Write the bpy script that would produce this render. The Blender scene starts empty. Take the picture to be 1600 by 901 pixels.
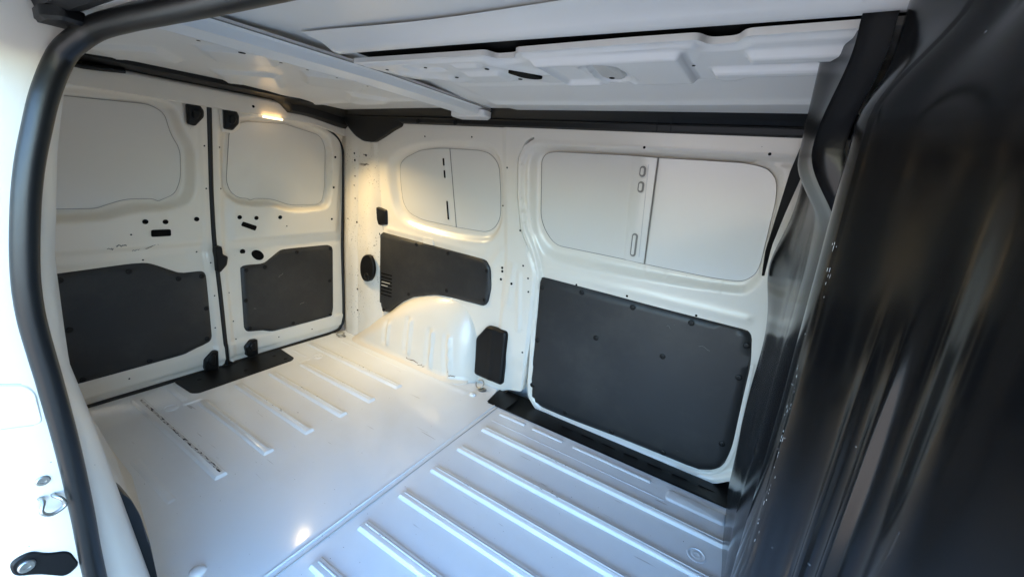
import bpy, math, random
import numpy as np
from mathutils import Matrix, Vector

random.seed(4)
rng = np.random.default_rng(4)
S = bpy.context.scene
COL = S.collection
rad = math.radians

# ------------------------------------------------------------ camera
# metres: x runs towards the front of the van, y across it, z = 0 is the load floor
cd = bpy.data.cameras.new('camera')
cam = bpy.data.objects.new('camera', cd)
COL.objects.link(cam)
cd.sensor_width = 36.0
cd.lens = 36.0 * 637.5 / 1600.0
cd.clip_start = 0.01
cd.clip_end = 500.0
R_ = Vector((0.84317591, 0.5287288, 0.09746919))
U_ = Vector((-0.22416463, 0.18094952, 0.95760508))
F_ = Vector((-0.48867638, 0.82927868, -0.27109457))
cam.matrix_world = Matrix(((R_.x, U_.x, -F_.x, 0.0), (R_.y, U_.y, -F_.y, 0.0),
                           (R_.z, U_.z, -F_.z, 1.2), (0, 0, 0, 1)))
S.camera = cam

# ------------------------------------------------------------ daylight
SUN_AZ = rad(-52.0)      # compass angle of the sun, measured from +y towards +x
SUN_EL = rad(24.0)
w = bpy.data.worlds.new('World')
S.world = w
w.use_nodes = True
nt = w.node_tree
bg = nt.nodes['Background']
sky = nt.nodes.new('ShaderNodeTexSky')
sky.sky_type = 'NISHITA'
sky.sun_disc = False
sky.sun_elevation = SUN_EL
sky.sun_rotation = SUN_AZ
sky.dust_density = 0.4
sky.ozone_density = 5.0
sky.air_density = 1.2
nt.links.new(sky.outputs[0], bg.inputs[0])
bg.inputs[1].default_value = 0.15
sl = bpy.data.lights.new('sun', 'SUN')
sl.energy = 4.0
sl.angle = rad(0.53)
sl.color = (1.0, 0.9, 0.76)
sun = bpy.data.objects.new('sun', sl)
COL.objects.link(sun)
sd_ = Vector((math.sin(SUN_AZ) * math.cos(SUN_EL), math.cos(SUN_AZ) * math.cos(SUN_EL), math.sin(SUN_EL)))
sun.rotation_euler = (-sd_).to_track_quat('-Z', 'Y').to_euler()
sun.location = sd_ * 20
S.view_settings.view_transform = 'Standard'
S.view_settings.look = 'None'
S.view_settings.gamma = 1.0
S.view_settings.use_curve_mapping = False
S.view_settings.exposure = 3.93
S.cycles.max_bounces = 10
S.cycles.diffuse_bounces = 7
S.cycles.glossy_bounces = 4
S.cycles.caustics_reflective = False
S.cycles.caustics_refractive = False
S.cycles.blur_glossy = 0.5
S.cycles.sample_clamp_indirect = 0.4
S.cycles.use_guiding = True
S.cycles.guiding_training_samples = 64

# ------------------------------------------------------------ materials
MATS = {}
def mat(name, col, rough=0.4, spec=0.5, metal=0.0, coat=0.0, grain=None, grain_str=0.05,
        flecks=None, fleck_col=(0.03, 0.027, 0.024), var=0.06, haze=0.0, coat_rough=0.08, scratch=None, stretch=None):
    m = bpy.data.materials.new(name)
    m.use_nodes = True
    n = m.node_tree.nodes
    l = m.node_tree.links
    b = n['Principled BSDF']
    b.inputs['Roughness'].default_value = rough
    b.inputs['Metallic'].default_value = metal
    b.inputs['Specular IOR Level'].default_value = spec
    b.inputs['Coat Weight'].default_value = coat
    b.inputs['Coat Roughness'].default_value = coat_rough
    tc = n.new('ShaderNodeTexCoord')
    def noise(scale, detail=3.0, vec=None, rough_=0.55):
        t = n.new('ShaderNodeTexNoise')
        t.inputs['Scale'].default_value = scale
        t.inputs['Detail'].default_value = detail
        t.inputs['Roughness'].default_value = rough_
        l.new(vec or tc.outputs['Object'], t.inputs['Vector'])
        return t.outputs['Fac']
    def ramp(src, a, b_, lo=0.0, hi=1.0):
        r = n.new('ShaderNodeMapRange')
        r.inputs[1].default_value = a
        r.inputs[2].default_value = b_
        r.inputs[3].default_value = lo
        r.inputs[4].default_value = hi
        l.new(src, r.inputs[0])
        return r.outputs[0]
    def mul(a, b_):
        q = n.new('ShaderNodeMath')
        q.operation = 'MULTIPLY'
        l.new(a, q.inputs[0])
        if isinstance(b_, float):
            q.inputs[1].default_value = b_
        else:
            l.new(b_, q.inputs[1])
        return q.outputs[0]
    def mix(fac, c1, c2):
        q = n.new('ShaderNodeMix')
        q.data_type = 'RGBA'
        l.new(fac, q.inputs[0])
        for i, c in ((6, c1), (7, c2)):
            if isinstance(c, tuple):
                q.inputs[i].default_value = (*c, 1.0)
            else:
                l.new(c, q.inputs[i])
        return q.outputs[2]
    c = mix(ramp(noise(2.3, 4.0), 0.3, 0.7), tuple(x * (1 - var) for x in col), tuple(min(1, x * (1 + var * 0.4)) for x in col))
    if haze:                                    # a film of dust in soft patches
        c = mix(mul(ramp(noise(3.1, 6.0, rough_=0.7), 0.48, 0.72), haze), c, (0.30, 0.27, 0.23))
    if flecks:                                  # chipped and rubbed spots
        sc, th, patch = flecks
        vec = None
        if stretch:
            ms = n.new('ShaderNodeMapping')
            ms.inputs['Scale'].default_value = stretch
            l.new(tc.outputs['Object'], ms.inputs['Vector'])
            vec = ms.outputs[0]
        f = ramp(noise(sc, 3.0 if stretch else 2.0, vec), th, th + 0.015)
        if patch:
            f = mul(f, ramp(noise(4.7, 2.0), patch, patch + 0.1))
        c = mix(f, c, fleck_col)
    if scratch:                                 # fine long scratches
        sx, th, colr = scratch
        mp = n.new('ShaderNodeMapping')
        mp.inputs['Scale'].default_value = sx
        mp.inputs['Rotation'].default_value = (0.5, 0.3, 0.4)
        l.new(tc.outputs['Object'], mp.inputs['Vector'])
        f = mul(ramp(noise(1.0, 1.5, mp.outputs[0]), th, th + 0.01), ramp(noise(6.0, 2.0), 0.52, 0.6))
        c = mix(f, c, colr)
    l.new(c, b.inputs['Base Color'])
    l.new(ramp(noise(7.0, 5.0), 0.3, 0.7, rough * 0.93, min(1.0, rough * 1.08)), b.inputs['Roughness'])
    if grain:
        bp = n.new('ShaderNodeBump')
        bp.inputs['Strength'].default_value = grain_str
        bp.inputs['Distance'].default_value = 0.002
        l.new(noise(grain, 2.0), bp.inputs['Height'])
        l.new(bp.outputs[0], b.inputs['Normal'])
    MATS[name] = m
    return m

WARM_LIT_WHITE = (0.73, 0.68, 0.60)  # warm light tint mixed into the white wall paint
mat('warm_lit_paint', WARM_LIT_WHITE, 0.34, coat=0.35, grain=60, grain_str=0.06, haze=0.0, var=0.02, flecks=(110, 0.785, 0.0), fleck_col=(0.16, 0.13, 0.10), coat_rough=0.2)
mat('worn_paint', WARM_LIT_WHITE, 0.34, coat=0.3, grain=60, grain_str=0.08, haze=0.06, flecks=(120, 0.665, 0.47), fleck_col=(0.16, 0.11, 0.075),
    scratch=((7, 60, 25), 0.70, (0.12, 0.09, 0.07)))
mat('sky_tinted_floor', (0.80, 0.825, 0.845), 0.33, coat=0.6, grain=45, grain_str=0.05, haze=0.05, var=0.02, scratch=((5, 70, 12), 0.705, (0.55, 0.55, 0.55)), flecks=(95, 0.755, 0.0), fleck_col=(0.12, 0.115, 0.11), coat_rough=0.11)  # blue skylight tint mixed into the colour; the paint itself is white
mat('sky_tinted_rib', (0.80, 0.825, 0.845), 0.33, coat=0.4, haze=0.1)  # carries the same skylight tint as the floor
mat('scuffed_paint', (0.76, 0.78, 0.80), 0.4, stretch=(0.5, 1.0, 1.0), flecks=(150, 0.62, 0.52), fleck_col=(0.09, 0.085, 0.08))
mat('black_scuff', (0.62, 0.62, 0.61), 0.5, stretch=(0.22, 1.0, 1.0), flecks=(190, 0.53, 0.30), fleck_col=(0.02, 0.02, 0.022))
mat('roof_paint', (0.79, 0.785, 0.77), 0.38, coat=0.25, grain=30, grain_str=0.06, var=0.02, coat_rough=0.15)
mat('blank_paint', (0.67, 0.645, 0.60), 0.22, coat=0.5, grain=14, grain_str=0.05, var=0.015, coat_rough=0.1)
mat('trim_board', (0.024, 0.024, 0.025), 0.42, spec=0.36, haze=0.06, grain=900, grain_str=0.12, flecks=(70, 0.79, 0.0), fleck_col=(0.14, 0.13, 0.12), var=0.15,
    scratch=((10, 90, 30), 0.78, (0.08, 0.08, 0.08)))
mat('clip_plastic', (0.005, 0.005, 0.005), 0.5, spec=0.3)
mat('rubber', (0.008, 0.008, 0.008), 0.36, spec=0.4, grain=120, grain_str=0.06, var=0.2)
mat('black_plastic', (0.006, 0.006, 0.0065), 0.45, spec=0.3, grain=200, grain_str=0.1, var=0.2)
mat('dull_plastic', (0.003, 0.003, 0.0035), 0.165, spec=0.40, grain=7, grain_str=0.03, var=0.2, flecks=(85, 0.76, 0.5), fleck_col=(0.30, 0.31, 0.33),
    scratch=((14, 60, 6), 0.74, (0.08, 0.08, 0.09)))
mat('gloss_plastic', (0.003, 0.003, 0.004), 0.21, spec=0.30, grain=14, grain_str=0.22, var=0.2, flecks=(85, 0.76, 0.5), fleck_col=(0.30, 0.31, 0.33),
    scratch=((14, 60, 6), 0.72, (0.10, 0.10, 0.11)))
mat('hole_dark', (0.004, 0.004, 0.004), 0.8, spec=0.1)
mat('sealant_dark', (0.19, 0.18, 0.165), 0.6)
mat('sealant_grey', (0.45, 0.44, 0.43), 0.5)
mat('steel', (0.42, 0.41, 0.38), 0.35, metal=0.9)
mat('webbing', (0.02, 0.02, 0.021), 0.6, grain=600, grain_str=0.3)
mat('lens_plastic', (0.55, 0.54, 0.51), 0.35, grain=150, grain_str=0.3)
mat('chip_white', (0.55, 0.57, 0.60), 0.5)
mat('scuff_dim', (0.13, 0.125, 0.12), 0.6)
mat('rust', (0.20, 0.12, 0.07), 0.7)
mat('warm_paving', (0.25, 0.215, 0.18), 0.85, var=0.3, grain=300, grain_str=0.4)  # unseen ground, coloured pale and warm to bounce light into the van

# ------------------------------------------------------------ traced outlines in metres
D = {
    'rl_blank': [(0.516, 1.302), (0.773, 1.33), (0.824, 1.304), (0.842, 1.216), (0.874, 1.155), (0.869, 1.018), (0.842, 0.947), (0.791, 0.921), (0.777, 0.913), (0.756, 0.925), (0.663, 0.924), (0.598, 0.899), (0.563, 0.883), (0.454, 0.883)],
    'rl_recess': [(0.512, 1.331), (0.81, 1.362), (0.869, 1.338), (0.881, 1.25), (0.935, 1.172), (0.93, 1.053), (0.929, 0.93), (0.861, 0.874), (0.761, 0.861), (0.648, 0.845), (0.583, 0.82), (0.439, 0.81)],
    'rl_clip': [(0.413, 0.597), (0.63, 0.602), (0.811, 0.537), (0.91, 0.534), (0.915, 0.358), (0.903, 0.189), (0.411, 0.379), (0.655, 0.147)],
    'rl_hole': [(0.709, 0.826), (0.783, 0.822), (0.908, 0.83)],
    'rl_slot': [(0.727, 0.787), (0.801, 0.786), (0.8, 0.753), (0.725, 0.754)],
    'rl_latch': [(0.888, 1.354), (0.939, 1.357), (0.955, 1.335), (0.954, 1.307), (0.918, 1.263), (0.888, 1.269)],
    'rl_plate': [(0.872, 1.358), (0.967, 1.362), (0.965, 1.257), (0.901, 1.251), (0.877, 1.268)],
    'rl_hinge': [(0.875, 0.078), (0.918, 0.116), (0.941, 0.113), (0.934, -0.001), (0.873, 0.013), (0.87, 0.048)],
    'rr_blank': [(1.085, 1.277), (1.149, 1.316), (1.356, 1.336), (1.574, 1.302), (1.612, 1.239), (1.622, 0.996), (1.609, 0.914), (1.581, 0.89), (1.403, 0.887), (1.291, 0.925), (1.204, 0.927), (1.179, 0.916), (1.164, 0.927), (1.123, 0.929), (1.082, 0.96), (1.064, 1.015)],
    'rr_recess': [(1.019, 1.269), (1.096, 1.339), (1.35, 1.368), (1.579, 1.334), (1.634, 1.255), (1.651, 1.0), (1.65, 0.891), (1.607, 0.85), (1.387, 0.837), (1.275, 0.877), (1.178, 0.878), (1.088, 0.891), (1.029, 0.941), (1.012, 1.016)],
    'rr_trim': [(1.098, 0.556), (1.126, 0.562), (1.224, 0.558), (1.327, 0.629), (1.412, 0.63), (1.643, 0.629), (1.674, 0.607), (1.667, 0.172), (1.646, 0.122), (1.373, 0.119), (1.252, 0.124), (1.191, 0.152), (1.108, 0.166), (1.091, 0.191)],
    'rr_clip': [(1.65, 0.606), (1.421, 0.605), (1.226, 0.538), (1.124, 0.533), (1.109, 0.358), (1.119, 0.187), (1.377, 0.151), (1.638, 0.144), (1.641, 0.384)],
    'rr_hole': [(1.104, 0.832), (1.189, 0.825), (1.32, 0.824), (1.119, 0.639)],
    'rr_slot': [(1.12, 0.809), (1.192, 0.779), (1.182, 0.753), (1.109, 0.786)],
    'rr_oval': [(1.163, 0.633), (1.189, 0.643), (1.217, 0.63), (1.233, 0.598), (1.213, 0.578), (1.185, 0.584), (1.163, 0.609)],
    'rr_latch': [(1.036, 1.358), (1.092, 1.359), (1.105, 1.335), (1.103, 1.3), (1.075, 1.265), (1.038, 1.267)],
    'rr_plate': [(1.02, 1.357), (1.111, 1.359), (1.116, 1.282), (1.08, 1.252), (1.033, 1.253)],
    'rr_hinge': [(1.076, 0.088), (1.11, 0.121), (1.147, 0.116), (1.144, 0.018), (1.085, 0.024)],
    'rr_dots': [(1.653, 1.186), (1.655, 1.002)],
    'mid_latch': [(0.972, 0.688), (1.001, 0.688), (1.003, 0.645), (1.027, 0.628), (1.018, 0.585), (0.985, 0.55), (0.97, 0.552)],
    'q_blank': [(-1.859, 1.184), (-1.81, 1.222), (-1.687, 1.269), (-1.561, 1.286), (-1.473, 1.289), (-1.28, 1.291), (-1.215, 1.28), (-1.166, 1.234), (-1.159, 1.102), (-1.163, 0.973), (-1.202, 0.911), (-1.258, 0.881), (-1.466, 0.876), (-1.726, 0.881), (-1.828, 0.906), (-1.872, 0.964), (-1.871, 1.088)],
    'q_recess': [(-1.969, 1.139), (-1.942, 1.223), (-1.766, 1.294), (-1.53, 1.326), (-1.255, 1.338), (-1.156, 1.314), (-1.119, 1.235), (-1.119, 0.98), (-1.155, 0.875), (-1.226, 0.805), (-1.463, 0.78), (-1.708, 0.796), (-1.875, 0.815), (-1.945, 0.891), (-1.966, 1.016)],
    'q_gap': [(-1.473, 1.289), (-1.466, 0.876)],
    'q_slots': [(-1.522, 1.239), (-1.52, 1.2), (-1.522, 1.178), (-1.519, 1.137), (-1.519, 1.016), (-1.517, 0.911)],
    'q_trim': [(-2.095, 0.758), (-1.239, 0.734), (-1.206, 0.701), (-1.19, 0.584), (-1.203, 0.494), (-1.23, 0.468), (-1.511, 0.459), (-1.612, 0.441), (-1.771, 0.389), (-1.863, 0.333), (-1.94, 0.269), (-1.979, 0.229), (-2.041, 0.22), (-2.095, 0.297)],
    'q_clip': [(-2.08, 0.743), (-1.751, 0.73), (-1.502, 0.723), (-1.224, 0.676), (-1.222, 0.508), (-1.497, 0.499), (-1.805, 0.401), (-2.031, 0.238), (-2.088, 0.576), (-2.086, 0.405)],
    'q_hole': [(-1.133, 0.71), (-1.131, 0.691), (-1.135, 0.646), (-1.058, 0.641), (-1.093, 1.221), (-1.128, 1.038), (-1.614, 1.338), (-1.303, 1.348)],
    'q_hex': [(-1.183, 0.369), (-1.147, 0.372), (-1.055, 0.371), (-1.048, 0.348), (-1.051, 0.046), (-1.243, 0.048), (-1.253, 0.273)],
    'q_box': [(-2.132, 0.89), (-2.075, 0.92), (-1.986, 0.905), (-2.001, 0.813), (-2.15, 0.778)],
    'q_oval': [(-2.202, 0.534), (-2.174, 0.583), (-2.133, 0.605), (-2.092, 0.598), (-2.067, 0.547), (-2.066, 0.49), (-2.09, 0.441), (-2.132, 0.417), (-2.179, 0.422), (-2.202, 0.468)],
    's_blank': [(-0.937, 1.27), (-0.915, 1.299), (-0.872, 1.309), (-0.515, 1.315), (-0.417, 1.313), (-0.107, 1.315), (-0.037, 1.302), (-0.004, 1.269), (0.011, 1.205), (0.017, 0.959), (0.009, 0.913), (-0.027, 0.877), (-0.126, 0.869), (-0.412, 0.872), (-0.514, 0.876), (-0.848, 0.88), (-0.904, 0.935), (-0.935, 1.004)],
    's_recess': [(-1.008, 1.244), (-0.988, 1.301), (-0.933, 1.336), (-0.484, 1.342), (-0.078, 1.339), (-0.001, 1.31), (0.028, 1.264), (0.054, 0.832), (-0.111, 0.809), (-0.393, 0.784), (-0.719, 0.773), (-0.895, 0.786), (-0.952, 0.842), (-1.008, 0.931)],
    's_slots': [(-0.468, 1.275), (-0.465, 1.238), (-0.466, 1.215), (-0.466, 1.176), (-0.466, 0.999), (-0.463, 0.901)],
    's_trim': [(-0.91, 0.705), (-0.881, 0.71), (0.038, 0.692), (0.054, 0.673), (0.077, 0.559), (0.093, 0.169), (0.08, 0.071), (0.038, 0.025), (-0.033, 0.005), (-0.404, 0.001), (-0.669, -0.009), (-0.824, -0.007), (-0.869, 0.03), (-0.896, 0.114), (-0.916, 0.665)],
    's_clip': [(-0.886, 0.656), (-0.672, 0.682), (-0.422, 0.672), (-0.171, 0.668), (0.045, 0.632), (0.048, 0.492), (0.053, 0.178), (-0.164, 0.027), (-0.411, 0.024), (-0.664, 0.026), (-0.873, 0.108), (-0.877, 0.371), (-0.567, 0.478), (-0.254, 0.485)],
    's_hole': [(-0.459, 0.715), (-0.16, 0.701), (-0.463, 1.344), (-0.041, 1.345), (-0.709, 0.71), (-0.459, 0.714)],
    'pad': [(-0.092, 1.603), (0.114, 1.615), (0.115, 1.548), (-0.091, 1.538)],
    'lens': [(-0.41, 0.922), (-0.362, 0.93), (-0.351, 1.042), (-0.369, 1.077), (-0.416, 1.071), (-0.425, 1.033)],
}

# ------------------------------------------------------------ base surfaces of the body
def soft(t, w_):
    return w_ * np.log1p(np.exp(np.clip(np.asarray(t, float) / w_, -40, 40)))
def Yw(z):                                      # far side wall, leaning in above the waist
    return 1.80 - 0.2 * soft(np.asarray(z, float) - 0.75, 0.03)
def Xr(z):                                      # rear doors
    return -2.40 + 0.13 * soft(np.asarray(z, float) - 0.72, 0.03)
def Yn(z):                                      # near side wall
    return 0.185 + 0.2 * soft(np.asarray(z, float) - 0.95, 0.04)
def on_wall(off=0.0):
    return lambda a, b, h: np.stack([a, Yw(b) + off - h, b], -1)
def on_rear(off=0.0):
    return lambda a, b, h: np.stack([Xr(b) - off + h, a, b], -1)
def on_floor(off=0.0):
    return lambda a, b, h: np.stack([a, b, off + h + 0 * a], -1)
def on_near(off=0.0):
    return lambda a, b, h: np.stack([a, Yn(b) - off + h, b], -1)
ROOF_Y = [0.10, 0.24, 0.32, 0.45, 0.70, 1.00, 1.20, 1.40, 1.47, 1.56, 1.66, 1.75]
ROOF_Z = [1.375, 1.385, 1.440, 1.470, 1.486, 1.490, 1.484, 1.468, 1.466, 1.465, 1.466, 1.466]
def Rz(x, y):
    z = np.interp(y, ROOF_Y, ROOF_Z)
    return z - 0.018 * np.clip((-1.3 - np.asarray(x, float)), 0, 2) ** 1.5
def on_roof(off=0.0):
    return lambda a, b, h: np.stack([a, b, Rz(a, b) + off - h], -1)

# ------------------------------------------------------------ mesh helpers
def sm(t):
    t = np.clip(t, 0, 1)
    return t * t * (3 - 2 * t)
def chaikin(p, n=2):
    p = np.asarray(p, float)
    for _ in range(n):
        q = np.roll(p, -1, 0)
        p = np.stack([0.75 * p + 0.25 * q, 0.25 * p + 0.75 * q], 1).reshape(-1, 2)
    return p
def rounded(p, r, seg=5):
    """polygon with each corner replaced by an arc of radius about r"""
    p = np.asarray(p, float)
    out = []
    n = len(p)
    for i in range(n):
        a, b, c = p[i - 1], p[i], p[(i + 1) % n]
        u = a - b
        v = c - b
        lu, lv = np.linalg.norm(u), np.linalg.norm(v)
        d = min(r, lu * 0.48, lv * 0.48)
        s, e = b + u / lu * d, b + v / lv * d
        for k in range(seg + 1):
            t = k / seg
            out.append((1 - t) ** 2 * s + 2 * t * (1 - t) * b + t * t * e)
    return np.array(out)
def sdf(poly, P):
    """signed distance (negative inside) and closest boundary point"""
    A = np.asarray(poly, float)
    B = np.roll(A, -1, 0)
    best = np.full(len(P), 1e9)
    cp = np.zeros_like(P)
    ins = np.zeros(len(P), bool)
    for a, b in zip(A, B):
        d = b - a
        L = d @ d
        if L < 1e-12:
            continue
        t = np.clip(((P - a) @ d) / L, 0, 1)
        q = a + t[:, None] * d
        e = ((P - q) ** 2).sum(1)
        k = e < best
        best[k] = e[k]
        cp[k] = q[k]
        c1 = (a[1] > P[:, 1]) != (b[1] > P[:, 1])
        if d[1] != 0:
            ins ^= c1 & (P[:, 0] < (P[:, 1] - a[1]) * d[0] / d[1] + a[0])
    s = np.sqrt(best)
    return np.where(ins, -s, s), cp
def sdist(poly, a, b):
    return sdf(poly, np.stack([np.ravel(a), np.ravel(b)], -1))[0].reshape(np.shape(a))

VAN = None
def link(o, parent):
    COL.objects.link(o)
    if parent is not None:
        o.parent = parent
        if parent is VAN:
            o.matrix_parent_inverse = Matrix.Translation(-VAN.location)
    return o
def mesh(name, v, f, m, parent, smooth=True):
    me = bpy.data.meshes.new(name)
    me.from_pydata([tuple(map(float, x)) for x in v], [], [tuple(map(int, x)) for x in f])
    me.update()
    if smooth is True:
        me.polygons.foreach_set('use_smooth', [True] * len(me.polygons))
    elif smooth:
        me.polygons.foreach_set('use_smooth', [True] * len(me.polygons))
        try:
            me.set_sharp_from_angle(angle=smooth)
        except Exception:
            pass
    me.materials.append(MATS[m])
    return link(bpy.data.objects.new(name, me), parent)
def sheet(name, poly, surf, m, parent, res=0.008, h=None, skirt=0.0, edge=0.0, edge_r=0.004, arange=None, brange=None, sharp=0.9):
    """pressed sheet: a grid over the outline `poly`, lifted by h(a, b) off the base surface, with a turned-back rim"""
    poly = np.asarray(poly, float)
    a0, b0 = poly.min(0)
    a1, b1 = poly.max(0)
    if arange: a0, a1 = max(a0, arange[0]), min(a1, arange[1])
    if brange: b0, b1 = max(b0, brange[0]), min(b1, brange[1])
    na = max(2, int(math.ceil((a1 - a0) / res)) + 1)
    nb = max(2, int(math.ceil((b1 - b0) / res)) + 1)
    A, B = np.meshgrid(np.linspace(a0, a1, na), np.linspace(b0, b1, nb), indexing='ij')
    P = np.stack([A.ravel(), B.ravel()], -1)
    s, cp = sdf(poly, P)
    inside = s <= 1e-6
    idx = np.arange(na * nb).reshape(na, nb)
    q = np.stack([idx[:-1, :-1], idx[1:, :-1], idx[1:, 1:], idx[:-1, 1:]], -1).reshape(-1, 4)
    # keep cells with an inside corner; pull their outside corners onto the outline
    q = q[inside[q].any(1)]
    P = np.where(inside[:, None], P, cp)
    used = np.unique(q)
    remap = -np.ones(na * nb, int)
    remap[used] = np.arange(len(used))
    P = P[used]
    s = np.minimum(s[used], 0)
    q = remap[q]
    hh = h(P[:, 0], P[:, 1]) if h else np.zeros(len(P))
    if edge:                                    # rounded rim of a board
        t = np.clip(-s / edge_r, 0, 1)
        hh = hh + edge * np.sqrt(1 - (1 - t) ** 2)
    V = surf(P[:, 0], P[:, 1], hh)
    F = [tuple(x) for x in q]
    if skirt:
        e = np.concatenate([q[:, [0, 1]], q[:, [1, 2]], q[:, [2, 3]], q[:, [3, 0]]])
        key = np.sort(e, 1)
        uq, inv, cnt = np.unique(key, axis=0, return_inverse=True, return_counts=True)
        be = e[cnt[inv.ravel()] == 1]
        bv = np.unique(be)
        mp = -np.ones(len(V), int)
        mp[bv] = len(V) + np.arange(len(bv))
        V2 = surf(P[bv, 0], P[bv, 1], hh[bv] - skirt)
        V = np.concatenate([V, V2])
        F += [(i, mp[i], mp[j], j) for i, j in be if i != j]
    return mesh(name, V, F, m, parent, smooth=sharp)
def tube(name, pts, r, m, parent, seg=10, closed=False, sub=4, squash=None):
    p = [Vector(x) for x in pts]
    n = len(p)
    if sub > 1:                                 # Catmull-Rom
        out = []
        rngk = range(n if closed else n - 1)
        for i in rngk:
            g = (lambda k: p[k % n]) if closed else (lambda k: p[min(max(k, 0), n - 1)])
            a, b, c, d = g(i - 1), g(i), g(i + 1), g(i + 2)
            for k in range(sub):
                t = k / sub
                out.append(0.5 * ((2 * b) + (c - a) * t + (2 * a - 5 * b + 4 * c - d) * t * t + (-a + 3 * b - 3 * c + d) * t ** 3))
        if not closed: out.append(p[-1])
        p = out
        n = len(p)
    V, F = [], []
    prev = None
    for i in range(n):
        t = (p[(i + 1) % n] - p[i - 1]) if closed else (p[min(i + 1, n - 1)] - p[max(i - 1, 0)])
        t.normalize()
        if prev is None:
            u = t.cross(Vector((0.31, 0.17, 0.93)))
        else:
            u = prev - t * prev.dot(t)
        u.normalize()
        prev = u
        v = t.cross(u)
        for k in range(seg):
            an = 2 * math.pi * k / seg
            V.append(p[i] + (u * math.cos(an) + v * math.sin(an)) * r)
    m_ = n if closed else n - 1
    for i in range(m_):
        for k in range(seg):
            a, b = i * seg + k, i * seg + (k + 1) % seg
            c, d = ((i + 1) % n) * seg + (k + 1) % seg, ((i + 1) % n) * seg + k
            F.append((a, b, c, d))
    if not closed:
        F.append(tuple(range(seg - 1, -1, -1)))
        F.append(tuple((n - 1) * seg + k for k in range(seg)))
    return mesh(name, V, F, m, parent, smooth=0.9)
def loft(name, rows, m, parent, smooth=0.9, close=False):
    """rows: list of equally long point lists, skinned in order"""
    V = [p for r in rows for p in r]
    k = len(rows[0])
    F = []
    for i in range(len(rows) - 1):
        for j in range(k if close else k - 1):
            F.append((i * k + j, i * k + (j + 1) % k, (i + 1) * k + (j + 1) % k, (i + 1) * k + j))
    return mesh(name, V, F, m, parent, smooth=smooth)
def solid(name, poly, surf, h0, h1, m, parent, bev=0.002):
    """plate cut to an outline, with chamfered rim"""
    p = np.asarray(poly, float)
    c = p.mean(0)
    n = len(p)
    d = p - c
    inn = c + d * (1 - bev / np.maximum(np.linalg.norm(d, axis=1, keepdims=True), 1e-6) * 1.4)
    L = [(p, h0), (p, h1 - bev * np.sign(h1 - h0)), (inn, h1)]
    V = np.concatenate([surf(q[:, 0], q[:, 1], np.full(n, hh)) for q, hh in L])
    F = [(k * n + i, k * n + (i + 1) % n, (k + 1) * n + (i + 1) % n, (k + 1) * n + i) for k in range(2) for i in range(n)]
    F.append(tuple(2 * n + i for i in range(n)))
    return mesh(name, V, F, m, parent, smooth=0.6)
def rrect(cx, cy, lx, ly, r, seg=4):
    out = []
    for sx, sy, a0 in ((1, 1, 0), (-1, 1, 90), (-1, -1, 180), (1, -1, 270)):
        for k in range(seg + 1):
            a = rad(a0 + 90 * k / seg)
            out.append((cx + sx * (lx / 2 - r) + r * math.cos(a), cy + sy * (ly / 2 - r) + r * math.sin(a)))
    return np.array(out)
def pressed(name, cx, cy, lx, ly, r, hgt, m, parent, surf, slope=0.008):
    """long pressed bead with sloping flanks"""
    rows = []
    for ins, z in ((0, -0.002), (0, 0.0), (slope * 0.25, hgt * 0.12), (slope * 0.8, hgt * 0.85), (slope * 1.1, hgt), ):
        q = rrect(cx, cy, lx - 2 * ins, ly - 2 * ins, max(r - ins, 0.001))
        rows.append(surf(q[:, 0], q[:, 1], np.full(len(q), z)))
    n = len(rows[0])
    V = np.concatenate(rows)
    F = [(k * n + i, k * n + (i + 1) % n, (k + 1) * n + (i + 1) % n, (k + 1) * n + i) for k in range(len(rows) - 1) for i in range(n)]
    F.append(tuple((len(rows) - 1) * n + i for i in range(n)))
    return mesh(name, V, F, m, parent, smooth=0.7)
_lathe = {}
def lathe_mesh(name, prof, m, seg=14):
    key = (name, m)
    if key in _lathe: return _lathe[key]
    V, F = [], []
    for r, z in prof:
        for k in range(seg):
            a = 2 * math.pi * k / seg
            V.append((r * math.cos(a), r * math.sin(a), z))
    for i in range(len(prof) - 1):
        for k in range(seg):
            F.append((i * seg + k, i * seg + (k + 1) % seg, (i + 1) * seg + (k + 1) % seg, (i + 1) * seg + k))
    F.append(tuple((len(prof) - 1) * seg + k for k in range(seg)))
    me = bpy.data.meshes.new(name)
    me.from_pydata(V, [], F)
    me.polygons.foreach_set('use_smooth', [True] * len(F))
    try: me.set_sharp_from_angle(angle=0.7)
    except Exception: pass
    me.materials.append(MATS[m])
    _lathe[key] = me
    return me
def button(name, prof, m, parent, surf, a, b, h=0.0, scale=1.0):
    """a small round thing set square on a surface"""
    me = lathe_mesh(name, prof, m)
    o = bpy.data.objects.new(name, me)
    link(o, parent)
    e = 1e-3
    A = np.array([a, a + e, a]); B = np.array([b, b, b + e])
    p0, pa, pb = [Vector(x) for x in surf(A, B, np.full(3, h))]
    p1 = Vector(surf(np.array([a]), np.array([b]), np.array([h + e]))[0])
    n = (pa - p0).cross(pb - p0).normalized()
    if n.dot(p1 - p0) < 0: n = -n
    o.matrix_local = Matrix.Translation(p0) @ n.to_track_quat('Z', 'Y').to_matrix().to_4x4() @ Matrix.Scale(scale, 4)
    if parent is VAN: o.matrix_parent_inverse = Matrix.Translation(-VAN.location)
    return o
CLIP = [(0.0125, 0.0), (0.0125, 0.002), (0.0105, 0.0038), (0.006, 0.0042), (0.005, 0.0025), (0.001, 0.0025)]
HOLE = [(0.0115, 0.0), (0.0112, 0.0008), (0.0105, 0.0008), (0.001, 0.0006)]
DOT = [(0.0048, 0.0), (0.0046, 0.0008), (0.001, 0.0008)]
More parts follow.
